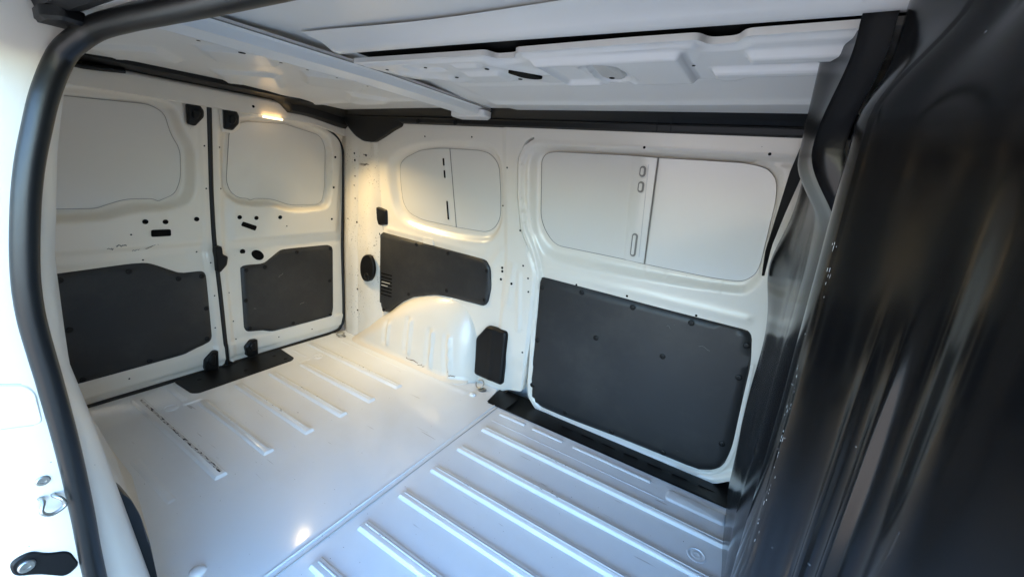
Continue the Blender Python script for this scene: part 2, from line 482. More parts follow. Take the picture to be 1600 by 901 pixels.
def strip(name, pts, surf, width, hgt, m, parent, closed=False):
    """flat bead of sealant along a polyline on a surface"""
    p = np.asarray(pts, float)
    n = len(p)
    nx = np.roll(p, -1, 0)
    pv = np.roll(p, 1, 0)
    if not closed:
        nx[-1] = p[-1]; pv[0] = p[0]
    t = nx - pv
    t /= np.maximum(np.linalg.norm(t, axis=1, keepdims=True), 1e-9)
    nn = np.stack([-t[:, 1], t[:, 0]], -1) * width / 2
    offs = ((-1.0, -0.001), (-0.6, hgt), (0.6, hgt), (1.0, -0.001))
    rows = []
    for i in range(n):
        q = np.array([p[i] + nn[i] * k for k, _ in offs])
        rows.append(surf(q[:, 0], q[:, 1], np.array([z for _, z in offs])))
    if closed: rows.append(rows[0])
    return loft(name, rows, m, parent, smooth=True)
def resample(p, n):
    p = np.asarray(p, float)
    d = np.concatenate([[0], np.cumsum(np.linalg.norm(np.diff(p, axis=0), axis=1))])
    t = np.linspace(0, d[-1], n)
    return np.stack([np.interp(t, d, p[:, k]) for k in range(p.shape[1])], -1)
def recess(outer, inner, depth):
    """height function: falls by depth between the two outlines"""
    def f(a, b):
        so, si = sdist(outer, a, b), sdist(inner, a, b)
        t = np.clip(-so, 0, None) / (np.clip(-so, 0, None) + np.clip(si, 0, None) + 1e-6)
        return -depth * sm((t - 0.12) / 0.66)
    return f
def bead(p, q, wd, hh):
    """height of a rounded pressed line from p to q"""
    p, q = np.array(p, float), np.array(q, float)
    def f(a, b):
        d = q - p
        t = np.clip(((a - p[0]) * d[0] + (b - p[1]) * d[1]) / (d @ d), 0, 1)
        r = np.hypot(a - p[0] - t * d[0], b - p[1] - t * d[1])
        return hh * np.exp(-(r / wd) ** 2)
    return f
def total(*fs):
    return lambda a, b: sum(f(a, b) for f in fs)

# ------------------------------------------------------------ ground outside
GZ = -0.62
gnd = mesh('ground', [(-150, -150, GZ), (150, -150, GZ), (150, 150, GZ), (-150, 150, GZ)], [(0, 1, 2, 3)], 'warm_paving', None)
gnd['kind'] = 'structure'

# ------------------------------------------------------------ the van
VAN = bpy.data.objects.new('cargo_van', None)
COL.objects.link(VAN)
VAN.location = (-1.1, 1.02, GZ)
VAN['label'] = 'white panel van, its empty load space seen through the open side door'
VAN['category'] = 'van'

# ---- load floor
fl_poly = rounded([(-2.385, 0.10), (-0.93, 0.10), (-0.93, 0.335), (0.26, 0.335), (0.26, 1.655), (-1.06, 1.655), (-1.085, 1.80), (-1.1, 1.84), (-2.385, 1.84)], 0.012)
def floor_h(a, b):
    hump = 0.004 * np.exp(-((b - 1.65) / 0.02) ** 2) * (a < -1.2)
    step = -0.0025 * sm((a + 1.012) / 0.01)
    pan = 0.0015 * np.sin(a * 5.1 + 1.0) * np.sin(b * 6.3)
    ridge = bead((-1.62, 0.49), (-1.55, 0.49), 0.012, 0.002)(a, b)
    return hump + step + pan + ridge
floor = sheet('load_floor', fl_poly, on_floor(), 'sky_tinted_floor', VAN, res=0.012, h=floor_h, skirt=0.05)
floor['label'] = 'glossy white ribbed steel load floor with scuff marks'
fs = on_floor(0.0)
RY = [0.567, 0.742, 0.921, 1.094, 1.263, 1.448]
def worn(y, x0, x1, kind, wd=0.018, h0=0.0108):
    """rubbed paint along the crest of a rib"""
    p = np.stack([np.linspace(x0, x1, 30), np.full(30, y)], -1)
    strip('scuff_mark', p, fs, wd, h0, kind, floor)
for i, (y, x0) in enumerate(zip(RY, (-2.33, -2.10, -2.14, -2.14, -2.12, -2.34))):
    pressed('rib', (x0 - 1.508) / 2, y, -1.508 - x0, 0.048, 0.007, 0.0105, 'sky_tinted_rib', floor, fs)
    worn(y + 0.006, x0 + 0.04, -1.53, 'black_scuff' if i == 0 else 'scuffed_paint')
pressed('rib', -1.93, 1.613, 0.62, 0.02, 0.006, 0.004, 'sky_tinted_rib', floor, fs)
pressed('rib', -1.68, 0.415, 0.34, 0.03, 0.008, 0.004, 'sky_tinted_rib', floor, fs)
fs2 = on_floor(-0.0025)
for i, y in enumerate([0.394] + RY):
    pressed('rib', (-0.935 + 0.25) / 2, y, 1.185, 0.048, 0.007, 0.011, 'sky_tinted_rib', floor, fs2)
    worn(y + 0.004, -0.92, 0.2, 'scuffed_paint', 0.014, 0.0088)
for x0, x1 in ((-0.942, -0.79), (-0.748, -0.58), (-0.53, -0.165)):
    pressed('rib', (x0 + x1) / 2, 1.606, x1 - x0, 0.026, 0.006, 0.005, 'sky_tinted_rib', floor, fs2, slope=0.006)
pressed('rib', -0.52, 1.532, 0.85, 0.008, 0.003, 0.002, 'sky_tinted_rib', floor, fs2, slope=0.003)
pressed('pad', 0.015, 1.576, 0.225, 0.07, 0.018, 0.006, 'sky_tinted_rib', floor, fs2)
strip('floor_seam', [(-1.006, 0.34), (-1.008, 1.65)], fs, 0.009, 0.0015, 'sky_tinted_rib', floor)
strip('floor_seam', [(-0.982, 0.34), (-0.984, 1.65)], fs, 0.004, 0.0008, 'sealant_grey', floor)
RING = [(0.032, 0.0), (0.031, 0.003), (0.027, 0.0035), (0.025, 0.001), (0.018, 0.001), (0.0165, 0.002), (0.008, 0.002), (0.006, 0.001), (0.001, 0.001)]
button('floor_plug', RING, 'sky_tinted_rib', floor, fs2, 0.054, 1.34)
button('floor_plug', RING, 'sky_tinted_rib', floor, fs, -2.139, 0.634, scale=0.95)
button('floor_plug', RING, 'sky_tinted_rib', floor, fs, -2.142, 1.377, scale=0.95)
DOME = [(0.022, 0.0), (0.021, 0.004), (0.016, 0.009), (0.009, 0.0115), (0.001, 0.012)]
button('floor_dome', DOME, 'sky_tinted_rib', floor, fs, -1.167, 0.352)
button('floor_dome', DOME, 'sky_tinted_rib', floor, fs, -1.16, 1.657, scale=0.9)
pressed('pad', -2.25, 0.70, 0.17, 0.03, 0.01, 0.004, 'sky_tinted_rib', floor, fs)
pressed('pad', -2.13, 0.715, 0.03, 0.08, 0.01, 0.004, 'sky_tinted_rib', floor, fs)
pressed('pad', -2.26, 1.33, 0.15, 0.025, 0.01, 0.004, 'sky_tinted_rib', floor, fs)
pressed('pad', -2.15, 1.295, 0.03, 0.08, 0.01, 0.004, 'sky_tinted_rib', floor, fs)
LASH = [(0.026, 0.0), (0.026, 0.002), (0.02, 0.004), (0.014, 0.001), (0.001, 0.001)]
for lx, ly in ((-1.152, 1.735), (-2.30, 1.662)):
    button('lashing_seat', LASH, 'steel', floor, fs, lx, ly)
    an = [2 * math.pi * k / 14 for k in range(14)]
    lift = 0.9 if lx > -2 else 0.1
    tube('lashing_ring', [(lx - 0.018 + 0.024 * math.cos(t), ly + 0.024 * math.sin(t) * math.cos(lift), 0.012 + 0.024 * (1 + math.sin(t)) * math.sin(lift)) for t in an], 0.0035, 'steel', floor, closed=True, sub=2, seg=8)

# ---- rear sill plate
sp = rounded([(-2.385, 0.735), (-2.215, 0.742), (-2.19, 0.765), (-2.197, 1.245), (-2.22, 1.272), (-2.385, 1.285)], 0.012)
sill = solid('rear_sill_plate', sp, fs, -0.002, 0.006, 'black_plastic', VAN)
sill['label'] = 'black plastic sill plate under the rear door latches'
for a, b in ((-2.32, 1.208), (-2.32, 0.82), (-2.24, 1.23), (-2.26, 1.02)):
    button('sill_screw', CLIP, 'clip_plastic', sill, fs, a, b, 0.006, 0.9)

# ---- step wells by the two side doors
def well(y_in, y_out, name):
    s = 1 if y_out > y_in else -1
    rows = []
    xs = np.linspace(-1.05, 0.34, 30)
    prof = [(0.0, 0.001), (0.012, 0.001), (0.016, -0.012), (0.03, -0.018), (abs(y_out - y_in), -0.022), (abs(y_out - y_in) + 0.012, -0.10)]
    for x in xs:
        rows.append([(x, y_in + s * d, z) for d, z in prof])
    return loft(name, rows, 'black_plastic', VAN, smooth=0.5)
tray = well(1.645, 1.86, 'step_tray')
tray['label'] = 'black plastic step tray along the closed sliding door'
for k in range(7):
    pressed('tread_bar', -0.62 + 0.11 * k, 1.745, 0.075, 0.014, 0.004, 0.003, 'black_plastic', tray, on_floor(-0.0205))
mesh('tray_end', [(-1.058, 1.652, 0.003), (-1.075, 1.80, 0.003), (-0.94, 1.80, 0.003), (-0.94, 1.652, 0.003)], [(0, 1, 2, 3)], 'black_plastic', tray)
well(0.338, 0.14, 'step_tray')

# ---- rear doors
def rear_door(outline, blank, rec, trim, clips, holes, slot, latch, plate, hinge, edge_y, lbl, extra=None, mirror_hide=None):
    rf = on_rear()
    bl = rounded(blank, 0.035)
    rc = chaikin(rec, 2)
    lo = trim[:, 1].min()
    ya, yb = outline[:, 0].min(), outline[:, 0].max()
    def h(a, b):
        v = recess(rc, bl, 0.047)(a, b)
        # pressed waist band that carries the handle linkage
        v = v + 0.014 * sm((b - 0.685) / 0.035) * sm((a - ya - 0.05) / 0.05) * (1 - sm((a - yb + 0.06) / 0.05)) - 0.006 * np.exp(-((b - 0.655) / 0.02) ** 2)
        v = v + 0.012 * (sm((a - yb + 0.05) / 0.025) if edge_y == 'hi' else 1 - sm((a - ya - 0.025) / 0.025))
        v = v + 0.010 * (1 - sm((b - lo + 0.005) / 0.025)) * sm((b - lo + 0.085) / 0.02)
        return v
    d = sheet('rear_door', outline, rf, 'warm_lit_paint', VAN, res=0.0075, h=h, skirt=0.05)
    d['label'] = lbl
    w_ = sheet('window_blank', bl, on_rear(0.030), 'blank_paint', d, res=0.02, skirt=0.004)
    strip('blank_seam', bl, on_rear(0.030), 0.0026, 0.0010, 'sealant_dark', d, closed=True)
    sheet('trim_panel', rounded(trim, 0.018), rf, 'trim_board', d, res=0.02, edge=0.009, edge_r=0.006, skirt=0.008)
    for a, b in clips:
        button('trim_clip', CLIP, 'clip_plastic', d, rf, a, b, 0.009)
    for a, b, s_ in holes:
        hh = float(h(np.array([a]), np.array([b]))[0])
        button('access_hole', HOLE, 'hole_dark', d, rf, a, b, hh + 0.0012, s_)
    hs = float(h(np.array([slot[:, 0].mean()]), np.array([slot[:, 1].mean()]))[0])
    solid('handle_slot', rounded(slot, 0.008), rf, hs - 0.01, hs + 0.003, 'hole_dark', d, 0.0005)
    solid('latch_plate', rounded(plate, 0.012), rf, -0.03, 0.014, 'warm_lit_paint', d, 0.003)
    solid('latch_cover', rounded(latch, 0.008), rf, 0.0, 0.030, 'black_plastic', d, 0.006)
    solid('latch_catch', rounded(latch * 0.45 + latch.mean(0) * 0.55, 0.008), rf, 0.03, 0.038, 'clip_plastic', d, 0.004)
    solid('lower_latch', rounded(hinge, 0.01), rf, -0.01, 0.034, 'black_plastic', d, 0.006)
    solid('lower_latch_knob', rounded(hinge * 0.5 + hinge.mean(0) * 0.5 + np.array([0.0, 0.012]), 0.008), rf, 0.03, 0.046, 'clip_plastic', d, 0.004)
    if extra: extra(d, rf, h)
    return d
A_ = lambda k: np.array(D[k], float)
rl_blank = np.array([(0.30, 1.30)] + [p for p in D['rl_blank'][1:-1]] + [(0.30, 0.883)])
rl_recess = np.array([(0.25, 1.345)] + [p for p in D['rl_recess'][1:-1]] + [(0.25, 0.815)])
rl_trim = np.array([(0.335, 0.62), (0.634, 0.634), (0.702, 0.632), (0.74, 0.612), (0.823, 0.562), (0.919, 0.560), (0.937, 0.535), (0.93, 0.187),
                    (0.917, 0.163), (0.882, 0.155), (0.793, 0.129), (0.64, 0.124), (0.335, 0.115)])
left_outline = rounded([(0.28, 0.01), (0.976, 0.01), (0.974, 0.40), (0.970, 0.72), (0.968, 0.96), (0.972, 1.40), (0.34, 1.40), (0.28, 1.25)], 0.03)
def ex_left(d, rf, h):
    for p, q, wd in (((0.60, 0.722), (0.635, 0.725), 0.006), ((0.57, 0.712), (0.59, 0.71), 0.004), ((0.70, 0.70), (0.755, 0.722), 0.003), ((0.655, 0.695), (0.69, 0.70), 0.002)):
        pts = np.stack([np.linspace(p[0], q[0], 9), np.linspace(p[1], q[1], 9) + 0.0025 * rng.standard_normal(9)], -1)
        hh = float(h(np.array([pts[4, 0]]), np.array([pts[4, 1]]))[0])
        strip('scuff_mark', pts, on_rear(-hh), wd, 0.0012, 'scuff_dim', d)
    for a, b in ((0.69, 0.645), (0.655, 0.77), (0.905, 0.66), (0.955, 0.98), (0.955, 1.18), (0.955, 0.60), (0.957, 0.42), (0.945, 0.24), (0.57, 0.085)):
        hh = float(h(np.array([a]), np.array([b]))[0])
        button('rivet_hole', DOT, 'hole_dark', d, rf, a, b, hh + 0.0004, 0.8)
rear_door(left_outline, rl_blank, rl_recess, rl_trim, [tuple(p) for p in D['rl_clip']] + [(0.42, 0.14), (0.36, 0.37)],
          [(a, b, 1.0) for a, b in D['rl_hole']], A_('rl_slot'), A_('rl_latch'), A_('rl_plate'), A_('rl_hinge'), 'hi',
          'left rear door partly hidden behind the door pillar, with grey blanked window', ex_left)
right_outline = rounded([(0.998, 0.01), (1.66, 0.005), (1.715, 0.03), (1.74, 0.12), (1.738, 0.60), (1.728, 0.97), (1.708, 1.20), (1.672, 1.29), (1.60, 1.345), (1.52, 1.375), (1.40, 1.40), (0.994, 1.40), (0.988, 0.96), (0.992, 0.72)], 0.03)
def ex_right(d, rf, h):
    solid('lock_opening', chaikin(D['rr_oval'], 2), rf, -0.005, 0.003, 'hole_dark', d, 0.001)
    for a, b in [tuple(p) for p in D['rr_dots']] + [(1.655, 0.80)]:
        button('rivet_hole', DOT, 'hole_dark', d, rf, a, b, float(h(np.array([a]), np.array([b]))[0]) + 0.0004, 1.5)
    for a, b in ((1.02, 1.18), (1.02, 0.98), (1.03, 0.42), (1.04, 0.25), (1.045, 0.14), (1.28, 0.085), (1.5, 0.075), (1.36, 0.77)):
        button('rivet_hole', DOT, 'hole_dark', d, rf, a, b, float(h(np.array([a]), np.array([b]))[0]) + 0.0004, 0.8)
    # pale scuffs on the board
    for (a, b, l_, t) in ((1.315, 0.475, 0.035, 0.7), (1.44, 0.27, 0.03, 0.4), (1.155, 0.30, 0.012, 0.2)):
        p = np.stack([a + l_ * np.linspace(-0.5, 0.5, 6) * math.cos(t), b + l_ * np.linspace(-0.5, 0.5, 6) * math.sin(t) + 0.003 * np.sin(np.linspace(0, 6, 6))], -1)
        strip('scuff_mark', p, rf, 0.004, 0.0094, 'scuff_dim', d)
rear_door(right_outline, A_('rr_blank'), A_('rr_recess'), A_('rr_trim'), [tuple(p) for p in D['rr_clip']],
          [(a, b, 1.0 if i < 3 else 1.25) for i, (a, b) in enumerate(D['rr_hole'])], A_('rr_slot'), A_('rr_latch'), A_('rr_plate'), A_('rr_hinge'), 'lo',
          'right rear door with warm lamp glow on its blanked window', ex_right)
solid('door_striker', rounded(D['mid_latch'], 0.008), on_rear(), -0.02, 0.045, 'black_plastic', VAN, 0.006)['label'] = 'black catch between the two rear doors'
zz = np.linspace(0.0, 1.40, 24)
tube('door_gap_seal', [(Xr(z) + 0.006, float(np.interp(z, [0, 0.4, 0.72, 0.96, 1.4], [0.987, 0.986, 0.981, 0.978, 0.983])), z) for z in zz], 0.0125, 'rubber', VAN, seg=8, sub=1)
seal_pts = [(1.40, 1.385), (1.52, 1.362), (1.60, 1.335), (1.672, 1.29), (1.712, 1.20), (1.734, 0.97), (1.743, 0.60), (1.747, 0.14), (1.722, 0.035), (1.66, 0.006), (1.45, 0.004), (1.0, 0.004), (0.30, 0.004)]
rs = tube('rear_door_seal', [(Xr(b) + 0.006, a, b) for a, b in seal_pts], 0.010, 'rubber', VAN, seg=8, sub=6)
rs['label'] = 'black rubber seal round the rear door opening'

# ---- rear corner pillar
PZ = np.linspace(0.0, 1.42, 40)
def pillar_row(z):
    ln = 0.42 * (1.80 - Yw(z))
    x = Xr(z)
    yw = float(Yw(z))
    foot = 0.03 * math.exp(-z / 0.05)
    mid = 0.012 * math.exp(-((z - 0.70) / 0.12) ** 2)
    return [(x - 0.03, 1.775 - ln, z), (x + 0.012, 1.757 - ln, z), (x + 0.02, 1.748 - ln, z), (x + 0.055, 1.733 - ln, z), (x + 0.06 + foot, 1.731 - ln, z), (x + 0.10, 1.732 - ln - mid, z),
            (x + 0.11 + mid, 1.729 - ln, z), (x + 0.145, 1.735 - ln, z), (x + 0.16, 1.746 - ln * 1.05, z), (x + 0.235, 1.750 - ln * 1.1, z), (x + 0.27, 1.754 - ln * 1.3, z),
            (x + 0.31, min(1.772, yw - 0.01), z), (x + 0.35, yw + 0.005, z)]
pil = loft('rear_pillar', [pillar_row(z) for z in PZ], 'worn_paint', VAN, smooth=0.5)
pil['label'] = 'scuffed white rear corner pillar'
pf = lambda a, b, h: np.stack([a, 1.742 - h - 0.42 * (1.80 - Yw(b)), b], -1)
ov = chaikin(A_('q_oval'), 2)
solid('pillar_grommet', ov, pf, -0.01, 0.010, 'black_plastic', pil, 0.004)
button('grommet_cap', CLIP, 'clip_plastic', pil, pf, -2.13, 0.455, 0.010, 2.0)
bx_ = rounded(A_('q_box'), 0.01)
solid('hinge_cover', bx_, on_wall(), -0.01, 0.014, 'black_plastic', pil, 0.008)
for a, b, s_ in ((-2.085, 1.215, 1.5), (-2.19, 1.22, 1.3), (-2.19, 1.18, 1.5), (-2.215, 1.03, 0.9), (-2.215, 0.95, 1.0), (-2.215, 0.80, 1.4), (-2.22, 0.35, 1.3), (-2.22, 0.20, 1.3)):
    button('rivet_hole', DOT, 'hole_dark', pil, (lambda a, b, h: np.stack([a, 1.729 - h - 0.42 * (1.80 - Yw(b)), b], -1)), a, b, 0.0015, s_)
strip('panel_seam', resample([(-2.048, 1.30), (-2.035, 1.19), (-2.045, 0.93), (-2.05, 0.77)], 20), on_wall(), 0.004, 0.0012, 'sealant_dark', pil)

# ---- far side: rear quarter panel
qb = rounded(A_('q_blank'), 0.04)
qr = chaikin(A_('q_recess'), 2)
q_out = rounded([(-2.14, -0.02), (-1.09, -0.02), (-1.02, 0.025), (-0.93, 0.045), (-0.915, 0.45), (-0.92, 0.72), (-0.955, 0.80), (-1.02, 0.93), (-1.04, 1.10), (-1.035, 1.27), (-0.99, 1.345), (-0.93, 1.37), (-0.93, 1.42), (-2.14, 1.42)], 0.02)
wf = on_wall()
def q_h(a, b):
    v = recess(qr, qb, 0.032)(a, b)
    # post between the two windows: a raised hat section with a pressed channel
    post = sm((a + 1.125) / 0.03) * sm((b - 0.15) / 0.1)
    v = v + 0.010 * post
    v = v - 0.012 * sm((a + 0.985 - 0.05 * sm((0.85 - b) / 0.15)) / 0.012) * (1 - sm((b - 1.30) / 0.06))
    v = v + bead((-1.06, 0.74), (-1.075, 0.52), 0.018, 0.006)(a, b)
    v = v + bead((-1.02, 0.70), (-0.99, 0.40), 0.012, 0.007)(a, b)
    v = v + bead((-1.09, 1.13), (-1.05, 1.13), 0.02, -0.003)(a, b)
    v = v + bead((-1.14, 0.80), (-1.20, 0.72), 0.02, 0.006)(a, b)
    # shelf under the blank
    v = v + bead((-2.0, 0.785), (-1.25, 0.765), 0.016, 0.006)(a, b)
    return v
qp = sheet('side_panel', q_out, wf, 'warm_lit_paint', VAN, res=0.009, h=q_h, skirt=0.03)
qp['label'] = 'far rear quarter panel with small blanked window above the wheel arch'
sheet('window_blank', qb, on_wall(0.030), 'blank_paint', qp, res=0.02, skirt=0.004)
strip('blank_seam', qb, on_wall(0.030), 0.0026, 0.0010, 'sealant_dark', qp, closed=True)
bf = on_wall(0.0295)
strip('blank_seam', D['q_gap'], bf, 0.004, 0.0022, 'sealant_dark', qp)
def slots(k, parent, surf, wd):
    s_ = A_(k)
    for i in range(0, len(s_), 2):
        p, q = s_[i], s_[i + 1]
        c = (p + q) / 2
        ln = abs(p[1] - q[1])
        pressed('slot_lip', c[0], c[1], wd + 0.010, ln + 0.010, 0.009, 0.003, 'blank_paint', parent, surf, slope=0.003)
        solid('slot', rrect(c[0], c[1], wd, ln, wd / 2 - 0.0005), surf, 0.0, 0.0036, 'sealant_dark' if wd > 0.012 else 'hole_dark', parent, 0.0004)
slots('q_slots', qp, bf, 0.012)
sheet('trim_panel', rounded(D['q_trim'], 0.022), wf, 'trim_board', qp, res=0.02, edge=0.012, edge_r=0.006, skirt=0.012)
for a, b in D['q_clip']:
    button('trim_clip', CLIP, 'clip_plastic', qp, wf, a, b, 0.012)
for k in range(7):
    z = 0.49 - 0.0235 * k
    solid('vent_slot', rounded([(-2.06, z), (-1.957, z + 0.003), (-1.957, z - 0.006), (-2.06, z - 0.009)], 0.003), wf, 0.005, 0.0125, 'hole_dark', qp, 0.0004)
    solid('vent_rib', rounded([(-2.055 + 0.004 * (k % 3), z - 0.010), (-1.975 - 0.02 * (k % 2), z - 0.008), (-1.975 - 0.02 * (k % 2), z - 0.013), (-2.055, z - 0.015)], 0.002), wf, 0.008, 0.0145, 'sealant_grey' if k in (2, 3) else 'trim_board', qp, 0.0005)
for i, (a, b) in enumerate(D['q_hole']):
    button('rivet_hole', DOT, 'hole_dark', qp, wf, a, b, float(q_h(np.array([a]), np.array([b]))[0]) + 0.0004, 1.5 if i < 4 else 0.9)
for a, b in ((-1.02, 0.93), (-0.965, 0.69), (-0.955, 0.62), (-0.95, 0.28), (-1.0, 0.75)):
    button('rivet_hole', DOT, 'hole_dark', qp, wf, a, b, float(q_h(np.array([a]), np.array([b]))[0]) + 0.0004, 1.1)
hexp = rounded(D['q_hex'], 0.02)
sheet('jack_cover', hexp, on_wall(-0.02), 'black_plastic', qp, res=0.012, edge=0.010, edge_r=0.008, skirt=0.03, h=lambda a, b: 0.004 * np.exp(-((a + 1.14) / 0.012) ** 2))
tab = [(-1.70, 0.785), (-1.62, 0.785), (-1.615, 0.745), (-1.705, 0.745)]
solid('panel_tab', rounded(tab, 0.01), wf, 0, 0.008, 'warm_lit_paint', qp, 0.003)

# wheel arches
AO = [(-2.30, -0.30), (-2.30, 0.0), (-2.19, 0.075), (-2.07, 0.17), (-1.96, 0.25), (-1.845, 0.345), (-1.717, 0.41), (-1.561, 0.455), (-1.43, 0.455), (-1.33, 0.41), (-1.265, 0.30), (-1.235, 0.15), (-1.232, 0.0), (-1.232, -0.30)]
def arch_h(depth, ribbed=True):
    po = chaikin(AO, 2)
    ribs = [((-1.885, 0.20), (-1.885, 0.07)), ((-1.70, 0.27), (-1.695, 0.07)), ((-1.52, 0.25), (-1.51, 0.04)), ((-1.395, 0.25), (-1.36, 0.03))]
    def f(a, b):
        s_ = -sdist(po, a, b)
        t = np.clip(s_ / (0.10 + 0.09 * sm((a + 1.62) / 0.30)), 0, 1)
        v = depth * (1 - (1 - t) ** 2.2) ** 0.75
        v = v * np.interp(b, [0, 0.10, 0.25, 0.36, 0.46], [1.0, 0.97, 0.80, 0.60, 0.42])
        for p, q in (ribs if ribbed else []):
            v = v + bead(p, q, 0.011, 0.014)(a, b) - bead((p[0] - 0.032, p[1]), (q[0] - 0.032, q[1]), 0.016, 0.010)(a, b)
        v = v + 0.018 * (1 - sm((b - 0.004) / 0.022)) * sm(s_ / 0.05)
        return v
    return chaikin(AO, 2), f
po, af = arch_h(0.115)
arch = sheet('wheel_arch', po, on_wall(0.004), 'warm_lit_paint', VAN, res=0.010, h=af, brange=(-0.004, 2))
arch['label'] = 'pressed white wheel arch beside the far wall'
for a, b, l_ in ((-1.66, 0.028, 0.10), (-1.58, 0.020, 0.05), (-1.372, 0.055, 0.012), (-1.345, 0.03, 0.03)):
    p = np.stack([np.linspace(a - l_ / 2, a + l_ / 2, 8), b + 0.004 * rng.standard_normal(8)], -1)
    hh = af(p[:, 0], p[:, 1])
    rows = [[(p[i, 0], 1.804 - hh[i] - 0.001, p[i, 1] + dz) for dz in (-0.003, 0.003)] for i in range(8)]
    loft('rust_mark', rows, 'rust', arch)
bs_ = np.linspace(-2.24, -1.26, 40)
loft('weld_flange', [[(x, 1.804 - float(af(np.array([x]), np.array([0.004]))[0]) - d, zz_) for d, zz_ in ((-0.01, 0.014), (0.004, 0.010), (0.012, 0.006), (0.020, 0.004), (0.021, -0.002))] for x in bs_], 'warm_lit_paint', arch, smooth=0.5)
narch = sheet('wheel_arch', po, (lambda a, b, h: np.stack([a, 0.18 + h, b], -1)), 'warm_lit_paint', VAN, res=0.010,
              h=lambda a, b: arch_h(0.115, False)[1](a, b) * np.interp(a, [-2.3, -1.75, -1.45, -1.25], [1.6, 1.5, 1.1, 0.8]), brange=(-0.004, 2))
narch['label'] = 'white wheel arch just behind the door pillar'

# ---- far sliding door
SD = 0.015
sf = on_wall(SD)
sb = rounded(A_('s_blank'), 0.05)
srec = chaikin(A_('s_recess'), 2)
s_out = rounded([(-1.052, 1.10), (-1.052, 1.24), (-1.03, 1.305), (-0.955, 1.356), (-0.49, 1.360), (0.12, 1.360), (0.22, 1.30), (0.24, 0.60), (0.20, 0.20), (0.15, 0.05), (0.06, -0.025), (-0.03, -0.035), (-0.70, -0.037), (-0.83, -0.032), (-0.895, 0.035), (-0.922, 0.466), (-0.93, 0.70), (-0.965, 0.815), (-1.025, 0.93)], 0.03)
def s_h(a, b):
    P = -sdist(s_out, a, b)
    v = recess(srec, sb, 0.036)(a, b)
    v = v + 0.014 * (1 - sm((P - 0.022) / 0.010)) - 0.006 * np.exp(-((P - 0.04) / 0.006) ** 2)
    v = v + bead((-0.86, 0.745), (0.02, 0.735), 0.018, 0.007)(a, b)
    for x in (-0.40, -0.31, -0.14, -0.10):
        v = v + bead((x, 0.865), (x, 0.82), 0.006, 0.004)(a, b)
    return v
sdoor = sheet('sliding_door', s_out, sf, 'warm_lit_paint', VAN, res=0.0085, h=s_h, skirt=0.03)
sdoor['label'] = 'closed far sliding door with wide blanked window and large dark lining board'
sbf = on_wall(SD + 0.030)
sheet('window_blank', sb, sbf, 'blank_paint', sdoor, res=0.02, skirt=0.004,
      h=lambda a, b: 0.004 * np.sin(a * 4 + 1) * np.sin((b - 0.87) * 7))
strip('blank_seam', sb, sbf, 0.0032, 0.0010, 'sealant_dark', sdoor, closed=True)
bar = rounded([(-0.515, 1.312), (-0.419, 1.312), (-0.415, 0.874), (-0.503, 0.876)], 0.004)
sheet('window_bar', bar, on_wall(SD + 0.026), 'blank_paint', sdoor, res=0.03, edge=0.004, edge_r=0.006, skirt=0.012)
strip('blank_seam', [(-0.414, 1.312), (-0.410, 0.874)], on_wall(SD + 0.023), 0.005, 0.0012, 'sealant_dark', sdoor)
sxf = on_wall(SD + 0.0225)
s_ = A_('s_slots')
for i in range(0, 6, 2):
    c = (s_[i] + s_[i + 1]) / 2
    ln = abs(s_[i, 1] - s_[i + 1, 1])
    pressed('slot_lip', c[0], c[1], 0.038, ln + 0.020, 0.018, 0.003, 'blank_paint', sdoor, sxf, slope=0.004)
    solid('slot', rrect(c[0], c[1], 0.026, ln + 0.006, 0.0125), sxf, 0.0, 0.0035, 'sealant_dark', sdoor, 0.0004)
    pressed('slot_plate', c[0] - 0.002, c[1], 0.016, ln - 0.006, 0.0075, 0.0045, 'blank_paint', sdoor, sxf, slope=0.002)
strip('bar_groove', [(-0.447, 1.285), (-0.437, 0.90)], sxf, 0.004, 0.001, 'sealant_grey', sdoor)
sheet('trim_panel', rounded(D['s_trim'], 0.045), sf, 'trim_board', sdoor, res=0.025, edge=0.012, edge_r=0.006, skirt=0.012,
      h=lambda a, b: 0.0018 * np.sin(a * 6) * np.sin(b * 9 + 1))
for a, b in D['s_clip']:
    button('trim_clip', CLIP, 'clip_plastic', sdoor, sf, a, b, 0.012, 1.05)
for a, b in D['s_hole']:
    button('rivet_hole', DOT, 'hole_dark', sdoor, sf, a, b, float(s_h(np.array([a]), np.array([b]))[0]) + 0.0004, 1.1)
for (a, b, l_, t) in ((-0.10, 0.575, 0.045, -0.1), (-0.255, 0.625, 0.018, 0.4)):
    p = np.stack([a + l_ * np.linspace(-0.5, 0.5, 7), b + 0.006 * np.sin(np.linspace(0, 5, 7))], -1)
    strip('scuff_mark', p, sf, 0.0025, 0.0126, 'scuff_dim', sdoor)
# pale beading along the lower rim of the door
rim = resample([(-0.915, 0.50), (-0.905, 0.10), (-0.885, 0.02), (-0.825, -0.022), (-0.70, -0.026), (-0.03, -0.012), (0.05, 0.012), (0.092, 0.07), (0.105, 0.17), (0.085, 0.56)], 60)
strip('door_beading', rim, sf, 0.016, 0.004, 'warm_lit_paint', sdoor)
# wall strip above the window, up to the roof rail
tf = on_wall(-0.004)
sheet('cant_panel', rounded([(-0.95, 1.352), (0.25, 1.352), (0.25, 1.43), (-0.95, 1.43)], 0.004), on_wall(-0.0098), 'warm_lit_paint', VAN, res=0.02)

